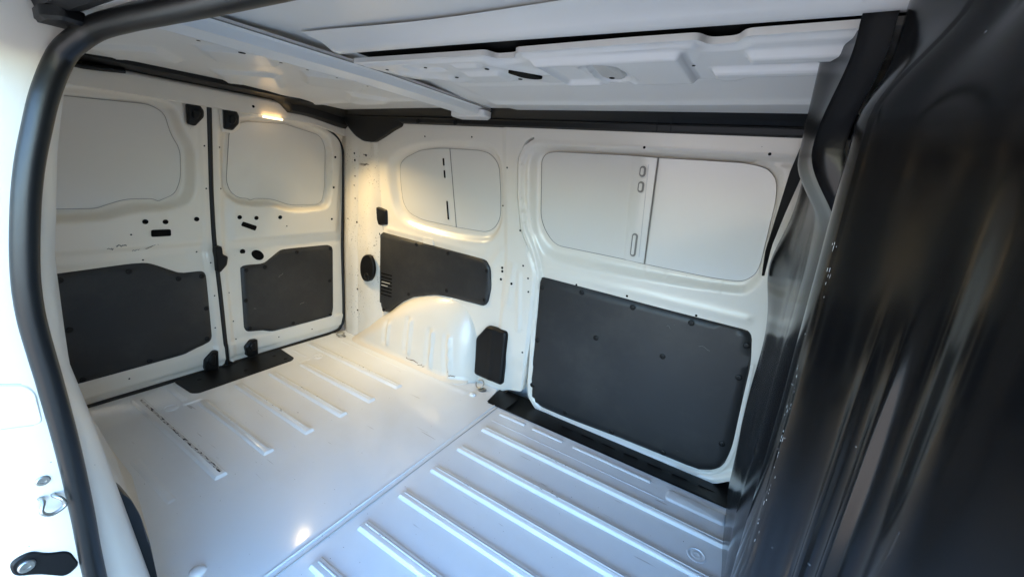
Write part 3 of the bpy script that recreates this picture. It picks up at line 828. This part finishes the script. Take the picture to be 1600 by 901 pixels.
# ---- black roof rail along the far wall
rail = []
for x in np.linspace(-2.24, 0.24, 60):
    rail.append([(x, 1.690, 1.394), (x, 1.655, 1.3965), (x, 1.645, 1.402), (x, 1.639, 1.420), (x, 1.633, 1.424), (x, 1.636, 1.428), (x, 1.620, 1.446), (x, 1.600, 1.456), (x, 1.585, 1.475)])
rl = loft('roof_rail_trim', rail, 'black_plastic', VAN, smooth=0.5)
rl['label'] = 'black plastic trim along the far roof rail'
for x, s_ in ((-1.63, 1), (-1.38, 1), (-1.33, 0.6)):
    button('trim_clip', CLIP, 'clip_plastic', rl, (lambda a, b, h: np.stack([a, 1.643 - h + 0 * b, b], -1)), x, 1.408, 0.0, 1.1 * s_)
for x in (-0.42, -0.37):
    mesh('trim_joint', [(x, 1.644, 1.3985), (x + 0.004, 1.644, 1.3985), (x + 0.004, 1.616, 1.4465), (x, 1.616, 1.4465)], [(0, 1, 2, 3)], 'clip_plastic', rl)
cp_ = rounded([(-2.25, 1.43), (-2.20, 1.36), (-2.15, 1.318), (-2.085, 1.292), (-2.0, 1.290), (-1.91, 1.325), (-1.83, 1.360), (-1.76, 1.385), (-1.76, 1.43)], 0.02)
sheet('corner_trim', cp_, on_wall(-0.022), 'black_plastic', rl, res=0.010, edge=0.003, edge_r=0.010, skirt=0.05)

# ---- roof
roof_poly = rounded([(-2.36, 0.20), (0.30, 0.20), (0.30, 1.60), (-2.36, 1.60)], 0.01)
def roof_h(a, b):
    v = 0.005 * np.sin(a * 3.2 + 0.6) * np.sin(b * 4.0)
    # shallow pressings in the rear part
    for c, r, s_ in (((-1.58, 0.78), 0.11, 0.014), ((-1.60, 1.14), 0.12, 0.013), ((-1.72, 1.40), 0.09, 0.012), ((-2.0, 1.02), 0.13, 0.013), ((-1.95, 0.62), 0.12, 0.014), ((-1.42, 0.97), 0.06, 0.010)):
        dd = np.abs(a - c[0]) * 0.7 + np.abs(b - c[1])
        v = v + s_ * (1 - sm((dd - r) / 0.022))
    v = v + bead((-1.35, 1.43), (-2.2, 1.43), 0.022, 0.007)(a, b)
    # lengthwise step beside the far rail
    v = v + 0.010 * np.exp(-((b - 1.43) / 0.018) ** 2) * sm((a + 1.05) / 0.05)
    v = v + 0.006 * sm((b - 1.20) / 0.02) * sm((a + 1.05) / 0.05)
    return v
roof = sheet('roof', roof_poly, on_roof(), 'roof_paint', VAN, res=0.012, h=roof_h)
roof['label'] = 'pale painted underside of the roof skin'
for y, x0, x1 in ((0.55, -1.12, 0.05), (0.70, -1.05, 0.1)):
    pass
rows = []
for x in np.linspace(-1.07, 0.30, 50):
    t = 0.35 * math.sin(x * 2.2)
    yc = 0.775 + 0.018 * math.sin(x * 2.0 + 0.5)
    rows.append([(x, yc - 0.075 + 0.01 * math.sin(7 * x), Rz(x, yc - 0.075) - 0.004), (x, yc - 0.03, Rz(x, yc) - 0.012), (x, yc - 0.012, Rz(x, yc) - 0.020), (x, yc + 0.002, Rz(x, yc) - 0.026), (x, yc + 0.022, Rz(x, yc) - 0.027), (x, yc + 0.038, Rz(x, yc) - 0.018), (x, yc + 0.045, Rz(x, yc) + 0.0)])
loft('roof_bead', rows, 'roof_paint', roof, smooth=0.6)
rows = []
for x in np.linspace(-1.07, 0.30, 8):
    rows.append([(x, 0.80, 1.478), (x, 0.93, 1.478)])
loft('gap_shade_sheet', rows, 'hole_dark', roof)  # dark sheet added to paint the shade above the stiffener edge

# cross bow
bx0, bx1 = -1.30, -1.12
rows = []
for y in np.linspace(0.22, 1.665, 60):
    z = float(np.interp(y, [0.2, 0.5, 1.0, 1.66], [1.458, 1.466, 1.472, 1.464]))
    sk = -0.02 * (y - 0.4)
    end = sm((y - 1.56) / 0.10)
    prof = [(bx0, -0.004), (bx0 + 0.022, -0.008), (bx0 + 0.034, -0.030), (bx0 + 0.075, -0.036), (bx0 + 0.085, -0.032), (bx0 + 0.105, -0.032), (bx0 + 0.115, -0.037), (bx1 - 0.030, -0.030), (bx1 - 0.020, -0.010), (bx1, -0.006), (bx1 + 0.001, 0.002)]
    rows.append([(px + sk, y, z + pz - 0.008 * end) for px, pz in prof])
bow = loft('roof_bow', rows, 'roof_paint', VAN, smooth=0.5)
bow['label'] = 'ridged white cross bow spanning the roof'
rf_ = lambda a, b, h: np.stack([a - 0.02 * (b - 0.4), b, np.interp(b, [0.2, 0.5, 1.0, 1.66], [1.458, 1.466, 1.472, 1.464]) - 0.036 - h], -1)
for x, y, s_ in ((-1.245, 0.62, 1.8), (-1.24, 0.52, 0.9), (-1.24, 0.72, 0.9), (-1.24, 0.80, 0.8), (-1.24, 0.90, 0.7), (-1.24, 1.02, 0.7), (-1.245, 1.46, 1.6)):
    button('bow_hole', DOT, 'hole_dark', bow, rf_, x, y, 0.0008, s_)
strip('bow_seam', [(-1.118, y) for y in np.linspace(0.25, 1.60, 20)], (lambda a, b, h: np.stack([a - 0.02 * (b - 0.4), b, np.interp(b, [0.2, 0.5, 1.0, 1.66], [1.458, 1.466, 1.472, 1.464]) - 0.0065 - h], -1)), 0.006, 0.001, 'sealant_dark', bow)
ends = rounded([(-1.345, 1.56), (-1.345, 1.645), (-1.31, 1.665), (-1.20, 1.665), (-1.14, 1.60), (-1.14, 1.54)], 0.015)
solid('bow_foot', ends, (lambda a, b, h: np.stack([a, b, 1.450 - 0.02 * (b - 1.55) - h], -1)), 0.0, 0.028, 'roof_paint', bow, 0.006)

# central roof stiffener with pressings
mem = [(-1.10, 0.842), (-0.97, 0.845), (-0.76, 0.850), (-0.64, 0.852), (-0.625, 0.885), (-0.575, 0.885), (-0.555, 0.852), (-0.29, 0.846), (-0.175, 0.848), (-0.158, 0.878), (-0.115, 0.878), (-0.098, 0.846), (0.02, 0.846), (0.26, 0.846), (0.26, 1.115), (-0.10, 1.125), (-0.12, 1.15), (-0.165, 1.15), (-0.185, 1.122), (-0.35, 1.122), (-0.60, 1.125), (-0.64, 1.09), (-0.85, 1.105), (-1.04, 1.03), (-1.08, 0.93)]
mp_ = rounded(mem, 0.012)
lens_poly = rounded(D['lens'], 0.02)
def mem_h(a, b):
    P = -sdist(mp_, a, b)
    v = 0.010 + 0.006 * sm((P - 0.012) / 0.010)
    box = lambda x0, x1, y0, y1, d, wd=0.009: d * sm((a - x0) / wd) * sm((x1 - a) / wd) * sm((b - y0) / wd) * sm((y1 - b) / wd)
    v = v + box(-0.54, -0.20, 0.875, 1.10, 0.014, 0.016)
    v = v - box(-0.53, -0.43, 0.90, 1.08, 0.012, 0.016)
    v = v + box(-0.10, 0.3, 0.90, 0.955, 0.014, 0.012) + box(-0.17, 0.3, 1.0, 1.05, 0.014, 0.012)
    v = v + box(-0.95, -0.82, 0.87, 0.95, -0.008, 0.02) + box(-0.80, -0.66, 0.95, 1.06, 0.010, 0.025) + box(-0.78, -0.68, 0.88, 0.93, 0.007, 0.02)
    v = v + bead((-1.0, 0.93), (-0.86, 1.04), 0.02, 0.008)(a, b)
    v = v + bead((-0.65, 0.90), (-0.56, 1.0), 0.02, 0.006)(a, b)
    dl = sdist(lens_poly, a, b)
    k_ = 1 - sm((dl - 0.012) / 0.014)
    v = v * (1 - k_) + 0.020 * k_ - 0.006 * (1 - sm((dl - 0.0005) / 0.006))
    v = v + 0.003 * np.exp(-((dl - 0.010) / 0.004) ** 2)
    v = v + 0.007 * np.exp(-(np.hypot(a + 0.87, b - 1.0) / 0.018) ** 2)
    return v
mfs = lambda a, b, h: np.stack([a, b, 1.466 - h + 0 * a], -1)
stf = sheet('roof_stiffener', mp_, mfs, 'roof_paint', VAN, res=0.0055, h=mem_h, skirt=0.012)
stf['label'] = 'pressed white stiffener running along the middle of the roof'
ln_ = sheet('lamp_lens', lens_poly, mfs, 'lens_plastic', stf, res=0.010, edge=0.021, edge_r=0.012, skirt=0.004, h=lambda a, b: 0.0 * a)
button('lens_screw', DOT, 'hole_dark', stf, mfs, -0.395, 1.045, 0.0215, 1.4)
for p, q in (((-0.632, 0.958), (-0.585, 1.03)),):
    c = (np.array(p) + np.array(q)) / 2
    o = solid('stiffener_slot', rounded([(-0.648, 0.955), (-0.60, 0.955), (-0.575, 1.03), (-0.60, 1.04), (-0.63, 1.02)], 0.02), mfs, 0.005, 0.0225, 'hole_dark', stf, 0.0005)
for x, y, s_ in ((-0.847, 1.003, 1.2), (-0.90, 0.93, 1.0), (-0.695, 0.94, 1.3), (-0.66, 1.05, 1.3), (0.02, 0.986, 1.6), (-0.20, 0.985, 0.9), (-0.76, 1.07, 0.8), (-1.02, 0.90, 1.0)):
    button('stiffener_hole', DOT, 'hole_dark', stf, mfs, x, y, float(mem_h(np.array([x]), np.array([y]))[0]) + 0.0005, s_)
solid('stiffener_slot', rounded([(0.035, 0.93), (0.06, 0.93), (0.06, 0.985), (0.035, 0.985)], 0.005), mfs, 0.005, 0.026, 'hole_dark', stf, 0.0005)

# ---- rear header and its trim
rows = []
for y in np.linspace(0.25, 1.80, 40):
    dr = 0.045 * sm((y - 1.45) / 0.3)
    x = -2.292
    rows.append([(x - 0.03, y, 1.378 - dr), (x, y, 1.353 - dr), (x + 0.012, y, 1.356 - dr), (x + 0.016, y, 1.428 - dr), (x + 0.012, y, 1.436 - dr), (x - 0.02, y, 1.440 - dr), (x - 0.03, y, 1.47)])
hd = loft('rear_header', rows, 'warm_lit_paint', VAN, smooth=0.5)
hd['label'] = 'white header beam over the rear doors'
button('header_hole', DOT, 'hole_dark', hd, (lambda a, b, h: np.stack([-2.277 + h + 0 * a, a, b], -1)), 1.165, 1.39, 0.0005, 1.4)
rows = []
for y in np.linspace(0.28, 1.70, 40):
    g = sm((y - 1.28) / 0.05)
    dr = 0.035 * sm((y - 1.40) / 0.3)
    x = -2.283
    rows.append([(x - 0.01 + 0.012 * g, y, 1.441 - dr - 0.050 * g), (x + 0.020 * g + 0.004, y, 1.441 - dr - 0.052 * g), (x + 0.03 * g + 0.02, y, 1.443 - dr * 0.8 - 0.042 * g), (x + 0.05 + 0.01 * g, y, 1.447 - dr * 0.6 - 0.015 * g), (x + 0.075 + 0.05 * g, y, 1.456 - dr * 0.2 - 0.006 * g), (x + 0.08 + 0.05 * g, y, 1.49)])
rt = loft('rear_roof_trim', rows, 'black_plastic', VAN, smooth=0.6)
rt['label'] = 'black trim strip above the rear door header'
tube('trim_clip_hook', [(-2.262, 0.50, 1.432), (-2.262, 0.56, 1.424), (-2.262, 0.68, 1.436)], 0.011, 'clip_plastic', rt, seg=8)
mesh('rear_roof_edge', [(-2.42, 0.2, 1.40), (-2.42, 1.85, 1.40), (-2.20, 1.85, 1.485), (-2.20, 0.2, 1.485)], [(0, 1, 2, 3)], 'roof_paint', VAN)

# ---- load lamp on the header (lit)
lampE = bpy.data.materials.new('lamp_glow')
lampE.use_nodes = True
bs = lampE.node_tree.nodes['Principled BSDF']
bs.inputs['Base Color'].default_value = (0.9, 0.8, 0.6, 1)
bs.inputs['Emission Color'].default_value = (1.0, 0.72, 0.38, 1)
bs.inputs['Emission Strength'].default_value = 0.4
MATS['lamp_glow'] = lampE
lamp = solid('load_lamp', rrect(-2.270, 1.255, 0.012, 0.10, 0.004), (lambda a, b, h: np.stack([a, b, 1.351 - h], -1)), -0.002, 0.006, 'lamp_glow', VAN, 0.002)
lamp['label'] = 'small lit warm lamp under the rear header'
ld = bpy.data.lights.new('load_lamp_light', 'AREA')
ld.shape = 'RECTANGLE'
ld.size = 0.10
ld.size_y = 0.025
ld.energy = 0.30
ld.color = (1.0, 0.74, 0.36)
ld.spread = rad(95)
lo = bpy.data.objects.new('load_lamp_light', ld)
link(lo, lamp)
lo.location = (-2.20, 1.27, 1.335)
lo.rotation_euler = Vector((0.45, 0.40, -1.05)).to_track_quat('-Z', 'Y').to_euler()

# ---- bulkhead
BY = [0.06, 0.12, 0.18, 0.24, 0.30, 0.36, 0.42, 0.50, 0.58, 0.65, 0.69, 0.73, 0.77, 0.83, 0.92, 1.00, 1.05, 1.10, 1.18, 1.28, 1.45, 1.60, 1.66, 1.70]
BX = [0.36, 0.27, 0.205, 0.168, 0.150, 0.138, 0.122, 0.103, 0.088, 0.081, 0.080, 0.085, 0.100, 0.121, 0.118, 0.100, 0.095, 0.099, 0.103, 0.098, 0.088, 0.080, 0.085, 0.12]
def bulk_x(y, z):
    yy = np.linspace(0.06, 1.70, 400)
    xx = np.interp(yy, BY, BX)
    k = np.exp(-(np.arange(-12, 13) / 5.0) ** 2)
    k /= k.sum()
    xs = np.convolve(np.pad(xx, 12, mode='edge'), k, 'valid')
    v = np.interp(y, yy, xs)
    v = v + np.interp(z, [0, 0.12, 0.4, 0.9, 1.2, 1.45], [0.040, 0.026, 0.008, 0.0, -0.012, -0.026])
    v = v - 0.062 * sm((z - 1.14) / 0.14) * np.exp(-(np.maximum(np.abs(y - 0.90) - 0.08, 0) / 0.10) ** 2)
    v = v - 0.035 * np.exp(-((y - 1.62) / 0.14) ** 2 - ((z - 0.98) / 0.13) ** 2)
    v = v + 0.016 * np.exp(-((y - 0.43) / 0.020) ** 2) * (1 - sm((z - 0.95) / 0.2))
    v = v + 0.012 * np.exp(-((y - 0.385) / 0.012) ** 2) * (1 - sm((z - 0.95) / 0.2))
    v = v + 0.020 * np.exp(-((y - 0.285) / 0.022) ** 2) * (1 - sm((z - 1.15) / 0.15))
    v = v + 0.020 * sm((z - 1.28) / 0.15) * np.exp(-((y - 0.83) / 0.10) ** 2)
    v = v + 0.05 * sm((z - 1.30) / 0.14) * np.exp(-((y - 0.62) / 0.12) ** 2)
    return v
bk_poly = rounded([(0.80, -0.03), (1.68, -0.03), (1.68, 0.35), (1.69, 0.90), (1.66, 1.12), (1.60, 1.22), (1.58, 1.34), (1.56, 1.47), (0.80, 1.47)], 0.01)
bulk = sheet('bulkhead', bk_poly, (lambda a, b, h: np.stack([bulk_x(a, b) - h, a, b], -1)), 'gloss_plastic', VAN, res=0.010, skirt=0.04, sharp=True,
             h=lambda a, b: 0.0025 * np.sin(a * 21 + 2 * np.sin(b * 5)) * np.sin(b * 9 + a * 7) * sm((a - 0.8) / 0.3))
bulk['label'] = 'glossy black moulded bulkhead behind the seats'
PB = np.array([(0.150, 0.90), (0.122, 0.84), (0.100, 0.775), (0.086, 0.735), (0.080, 0.705), (0.081, 0.685), (0.086, 0.666), (0.095, 0.650), (0.107, 0.637), (0.119, 0.626), (0.129, 0.612), (0.138, 0.596), (0.150, 0.573),
               (0.165, 0.546), (0.18, 0.519), (0.20, 0.483), (0.22, 0.447), (0.25, 0.39), (0.30, 0.30), (0.36, 0.20), (0.42, 0.10)])
def refine(p, k_=6):
    seg = np.concatenate([[0], np.cumsum(np.linalg.norm(np.diff(p, axis=0), axis=1))])
    tt = np.linspace(0, seg[-1], 260)
    q = np.stack([np.interp(tt, seg, p[:, k]) for k in (0, 1)], -1)
    k = np.exp(-(np.arange(-12, 13) / 5.0) ** 2)
    k /= k.sum()
    q = np.stack([np.convolve(np.pad(q[:, c], 12, mode='edge'), k, 'valid') for c in (0, 1)], -1)
    return q
PB = refine(PB)
rows = []
for z in np.linspace(-0.03, 1.47, 90):
    low = 1 - sm((z - 0.90) / 0.25)
    x, y = PB[:, 0], PB[:, 1]
    g = lambda c, w_: np.exp(-((x - c) / w_) ** 2) * (y < 0.66)
    pt = low * (0.004 * g(0.141, 0.0035) + 0.005 * g(0.156, 0.0035)) + (0.25 + 0.75 * (1 - sm((z - 1.12) / 0.15))) * (-0.006 * g(0.170, 0.010) + 0.005 * g(0.190, 0.012))
    pt = pt + 0.003 * np.sin(z * 7 + 2) * g(0.11, 0.03)
    dx = np.interp(z, [0, 0.12, 0.4, 0.9, 1.2, 1.45], [0.034, 0.022, 0.008, 0.0, -0.010, -0.018])
    sh = sm((z - 1.30) / 0.13)
    X = x + dx - 0.87 * pt + 0.055 * sh * np.exp(-((y - 0.66) / 0.09) ** 2)
    Y = y - 0.48 * pt - 0.02 * sh * np.exp(-((y - 0.64) / 0.06) ** 2)
    rows.append([(a, b, z) for a, b in zip(X, Y)])
po_ = loft('bulkhead_post', rows, 'dull_plastic', VAN, smooth=True)
def flake_mesh(name, spots, m, parent, n0):
    V, F = [], []
    for z, k, ln, wd in spots:
        i0 = int(np.clip((z + 0.03) / 1.5 * 89, 1, 88))
        k = int(k)
        p = Vector(rows[i0][k]); q = Vector(rows[i0 + 1][k]); t = Vector(rows[i0][k + 1])
        up = (q - p).normalized(); sd2 = (t - p).normalized()
        nn = up.cross(sd2).normalized()
        if nn.y > 0: nn = -nn
        c = p + up * (z - p.z) + nn * 0.0008
        b = len(V)
        for a_ in range(6):
            an = 2 * math.pi * a_ / 6 + random.random()
            V.append(c + up * math.cos(an) * ln * random.uniform(0.6, 1.1) + sd2 * math.sin(an) * wd * random.uniform(0.5, 1.1))
        F.append(tuple(range(b, b + 6)))
    return mesh(name, V, F, m, parent)
KR = int(np.argmin(np.abs(PB[:, 0] - 0.089) + 10 * (PB[:, 1] > 0.68)))
sp2 = []
for z, k, n_ in ((1.145, 0, 5), (1.12, 1, 5), (1.10, 2, 3), (0.98, -3, 4), (0.93, -1, 7), (0.90, 0, 6), (0.87, 1, 5), (0.84, 2, 5), (0.80, 3, 5), (0.76, 2, 4), (0.70, 3, 4)):
    for _ in range(n_):
        sp2.append((z + random.gauss(0, 0.016), KR + k + random.choice((-1, 0, 0, 0, 1)), random.uniform(0.0008, 0.0042), random.uniform(0.0003, 0.0008)))
flk = flake_mesh('scuff_mark', sp2, 'chip_white', po_, 0)
flk['kind'] = 'stuff'
po_['label'] = 'black ribbed near post of the bulkhead'
mesh('bulkhead_backing', [(0.345, 0.05, -0.62), (0.345, 2.0, -0.62), (0.345, 2.0, 1.56), (0.345, 0.05, 1.56)], [(0, 1, 2, 3)], 'black_plastic', VAN)  # unseen sheet, widened to stop sun leaking in round the bulkhead

# seat belt
bl_ = resample([(0.056, 1.435), (0.040, 1.38), (0.028, 1.29), (0.024, 1.17), (0.019, 1.03), (0.028, 0.95)], 24)
br_ = resample([(0.092, 1.435), (0.080, 1.38), (0.064, 1.29), (0.047, 1.17), (0.034, 1.05), (0.036, 0.95)], 24)
rows = []
for (xa, za), (xb, zb) in zip(bl_, br_):
    rows.append([(xa, 1.592, za), (xb, 1.606, zb), (xb, 1.6085, zb), (xa, 1.5945, za)])
belt = loft('seat_belt', rows, 'webbing', VAN, close=True)
belt['label'] = 'black seat belt hanging beside the bulkhead edge'
loft('belt_anchor', [[(0.06 + 0.03 * math.cos(a) * s_, 1.59, 1.43 + 0.04 * math.sin(a) * s_) for a in np.linspace(0, 2 * math.pi, 15)[:-1]] for s_ in (1.0, 0.4)] , 'black_plastic', belt, close=True)

# ---- near side: door pillar with its seal
SZ = [-0.6, 0.0, 0.435, 0.686, 0.807, 0.917, 0.967, 1.06, 1.15, 1.24, 1.30, 1.36, 1.5]
SY = [0.122, 0.122, 0.122, 0.125, 0.1223, 0.119, 0.121, 0.1336, 0.152, 0.1784, 0.200, 0.225, 0.27]
IZ = [-0.6, 0.0, 0.242, 0.522, 0.676, 0.80, 0.99, 1.065, 1.167, 1.262, 1.5]
IY = [0.235, 0.235, 0.216, 0.191, 0.177, 0.163, 0.173, 0.185, 0.200, 0.220, 0.27]
rows = []
for z in np.linspace(-0.6, 1.36, 60):
    y = float(np.interp(z, SZ, SY))
    yi = float(np.interp(z, IZ, IY))
    rows.append([(-1.30, y - 0.125, z), (-0.935, y - 0.118, z), (-0.918, y - 0.110, z), (-0.908, y - 0.09, z), (-0.905, y - 0.05, z), (-0.904, y - 0.018, z), (-0.906, y, z), (-0.915, y + 0.010, z),
                 (-0.935, y + 0.55 * (yi - y) * 0.9, z), (-0.965, y + 0.86 * (yi - y), z), (-1.0, yi, z), (-1.04, yi + 0.004, z), (-1.12, yi + 0.002, z), (-1.2, min(yi + 0.0, float(Yn(max(z, 0)))), z)])
dp = loft('door_pillar', rows, 'warm_lit_paint', VAN, smooth=0.7)
dp['label'] = 'bright white door pillar at the open side door'
sp_ = [(0.12, 0.252, 1.348), (-0.15, 0.252, 1.348), (-0.35, 0.252, 1.348), (-0.56, 0.250, 1.347), (-0.68, 0.246, 1.346), (-0.77, 0.241, 1.344), (-0.85, 0.229, 1.335), (-0.888, 0.209, 1.309), (-0.90, 0.196, 1.283), (-0.90, 0.1784, 1.2396), (-0.90, 0.1646, 1.1952), (-0.90, 0.152, 1.1508), (-0.90, 0.1418, 1.1062), (-0.90, 0.1336, 1.0609), (-0.90, 0.1264, 1.0146), (-0.90, 0.1211, 0.9669), (-0.90, 0.119, 0.917), (-0.90, 0.1203, 0.8636), (-0.90, 0.1223, 0.8076), (-0.90, 0.125, 0.6864), (-0.90, 0.1245, 0.5552), (-0.90, 0.122, 0.4357), (-0.90, 0.122, 0.20), (-0.90, 0.122, -0.02)]
se = tube('door_seal', sp_, 0.0150, 'rubber', VAN, seg=16, sub=8)
se['label'] = 'thick black rubber seal round the open side doorway'
jf = lambda a, b, h: np.stack([-0.9055 + h + 0 * a, a, b], -1)
SCREW = [(0.009, 0.0), (0.009, 0.003), (0.0075, 0.0045), (0.004, 0.0045), (0.0035, 0.003), (0.001, 0.003)]
button('pillar_screw', SCREW, 'steel', dp, jf, 0.091, 0.643, 0.0, 0.95)
button('pillar_bolt', SCREW, 'steel', dp, jf, 0.052, 0.503, 0.004, 1.15)
solid('bolt_washer', rounded([(0.036, 0.52), (0.06, 0.525), (0.075, 0.505), (0.10, 0.49), (0.108, 0.45), (0.09, 0.44), (0.06, 0.475), (0.037, 0.492)], 0.012), jf, -0.002, 0.004, 'black_plastic', dp, 0.002)
hook = tube('door_striker_hook', [(-0.905, 0.083, 0.613), (-0.893, 0.085, 0.611), (-0.886, 0.080, 0.598), (-0.886, 0.090, 0.587), (-0.888, 0.106, 0.592), (-0.890, 0.104, 0.606), (-0.898, 0.098, 0.611), (-0.905, 0.098, 0.611)], 0.0030, 'steel', dp, seg=8, sub=4)
pk = rounded([(0.03, 0.842), (0.098, 0.817), (0.107, 0.80), (0.106, 0.742), (0.03, 0.764)], 0.010)
solid('pillar_pocket', pk, jf, -0.001, 0.003, 'warm_lit_paint', dp, 0.002)
strip('pocket_line', pk, jf, 0.0025, 0.0012, 'sealant_grey', dp, closed=True)
pg = rounded([(0.203, 0.485), (0.217, 0.458), (0.228, 0.402), (0.236, 0.31), (0.238, 0.18), (0.205, 0.20), (0.205, 0.33)], 0.012)
solid('pillar_buffer', pg, (lambda a, b, h: np.stack([-1.02 + h + 0 * a, a - 0.006, b], -1)), -0.05, 0.006, 'rubber', dp, 0.004)
tube('pillar_hole', [(-0.972, 0.150, 0.645), (-0.970, 0.153, 0.637)], 0.005, 'hole_dark', dp, seg=8, sub=1)

# doorway header with the upper runner rail
rows = []
for x in np.linspace(-1.3, 0.30, 30):
    rows.append([(x, 0.30, 1.42), (x, 0.266, 1.368), (x, 0.254, 1.358), (x, 0.230, 1.360), (x, 0.224, 1.378), (x, 0.185, 1.380), (x, 0.180, 1.358), (x, 0.150, 1.354), (x, 0.10, 1.372), (x, 0.05, 1.385), (x, 0.04, 1.46), (x, 0.20, 1.50)])
dh = loft('doorway_header', rows, 'roof_paint', VAN, smooth=0.5)
dh['label'] = 'grey header above the open side doorway'
rows = [[(x, 0.222, 1.366), (x, 0.214, 1.350), (x, 0.200, 1.346), (x, 0.186, 1.352), (x, 0.182, 1.366)] for x in np.linspace(-1.2, 0.3, 12)]
loft('runner_rail', rows, 'black_plastic', dh, smooth=0.5)
solid('rail_stop', rounded([(-0.93, 0.185), (-0.86, 0.18), (-0.83, 0.195), (-0.84, 0.22), (-0.90, 0.23)], 0.006), (lambda a, b, h: np.stack([a, b, 1.350 - h], -1)), 0, 0.016, 'black_plastic', dh, 0.004)

# near rear wall and front door post close the load space
nw = rounded([(-2.40, -0.02), (-1.15, -0.02), (-1.15, 1.45), (-2.40, 1.45)], 0.01)
nwall = sheet('side_panel', nw, on_near(), 'warm_lit_paint', VAN, res=0.03)
nwall['label'] = 'near rear quarter panel behind the door pillar'
mesh('front_door_post', [(0.22, 0.02, -0.6), (0.34, 0.0, -0.6), (0.34, 0.25, -0.6), (0.26, 0.25, -0.6), (0.22, 0.10, 1.45), (0.34, 0.08, 1.45), (0.34, 0.30, 1.45), (0.26, 0.30, 1.45)],
     [(0, 1, 5, 4), (1, 2, 6, 5), (2, 3, 7, 6), (3, 0, 4, 7), (4, 5, 6, 7)], 'warm_lit_paint', VAN, smooth=False)
# outer skin: roof, far flank, rear, underbody
rows = []
for x in (-2.52, -2.48, -1.2, 0.2, 0.34):
    e = 0.02 if x > -2.5 else 0.0
    rows.append([(x, 0.04, 1.30), (x, 0.06, 1.43), (x, 0.14, 1.50 + e), (x, 0.5, 1.54 + e), (x, 1.02, 1.555 + e), (x, 1.55, 1.54 + e), (x, 1.90, 1.48 + e), (x, 1.95, 1.30), (x, 1.975, 0.8), (x, 1.98, 0.3), (x, 1.95, -0.35)])
loft('outer_skin', rows, 'warm_lit_paint', VAN, smooth=0.8)
mesh('outer_skin_rear', [(-2.50, 0.02, -0.35), (-2.50, 1.95, -0.35), (-2.50, 1.90, 1.52), (-2.50, 0.05, 1.52)], [(0, 1, 2, 3)], 'warm_lit_paint', VAN)
mesh('outer_flank', [(-2.50, 0.0, -0.35), (-0.94, 0.0, -0.35), (-0.94, 0.01, 1.0), (-0.94, 0.05, 1.36), (-2.50, 0.05, 1.36), (-2.50, 0.01, 1.0)], [(0, 1, 2, 5), (5, 2, 3, 4)], 'warm_lit_paint', VAN, smooth=False)
mesh('cab_flank', [(0.36, 0.02, -0.35), (2.7, 0.06, -0.35), (2.7, 0.10, 0.55), (1.9, 0.08, 0.70), (1.2, 0.22, 1.45), (0.36, 0.16, 1.45), (0.36, 0.02, 0.75)], [(0, 1, 2, 3, 6), (6, 3, 4, 5)], 'warm_lit_paint', VAN, smooth=False)
mesh('cab_front', [(1.2, 0.22, 1.50), (1.2, 1.82, 1.50), (1.9, 1.92, 0.70), (1.9, 0.10, 0.70), (0.3, 0.16, 1.52), (0.3, 1.88, 1.52)], [(0, 1, 2, 3), (4, 5, 1, 0)], 'black_plastic', VAN, smooth=False)
mesh('underbody', [(-2.5, 0.0, -0.2), (0.34, 0.0, -0.2), (0.34, 1.97, -0.2), (-2.5, 1.97, -0.2)], [(0, 1, 2, 3)], 'black_plastic', VAN)
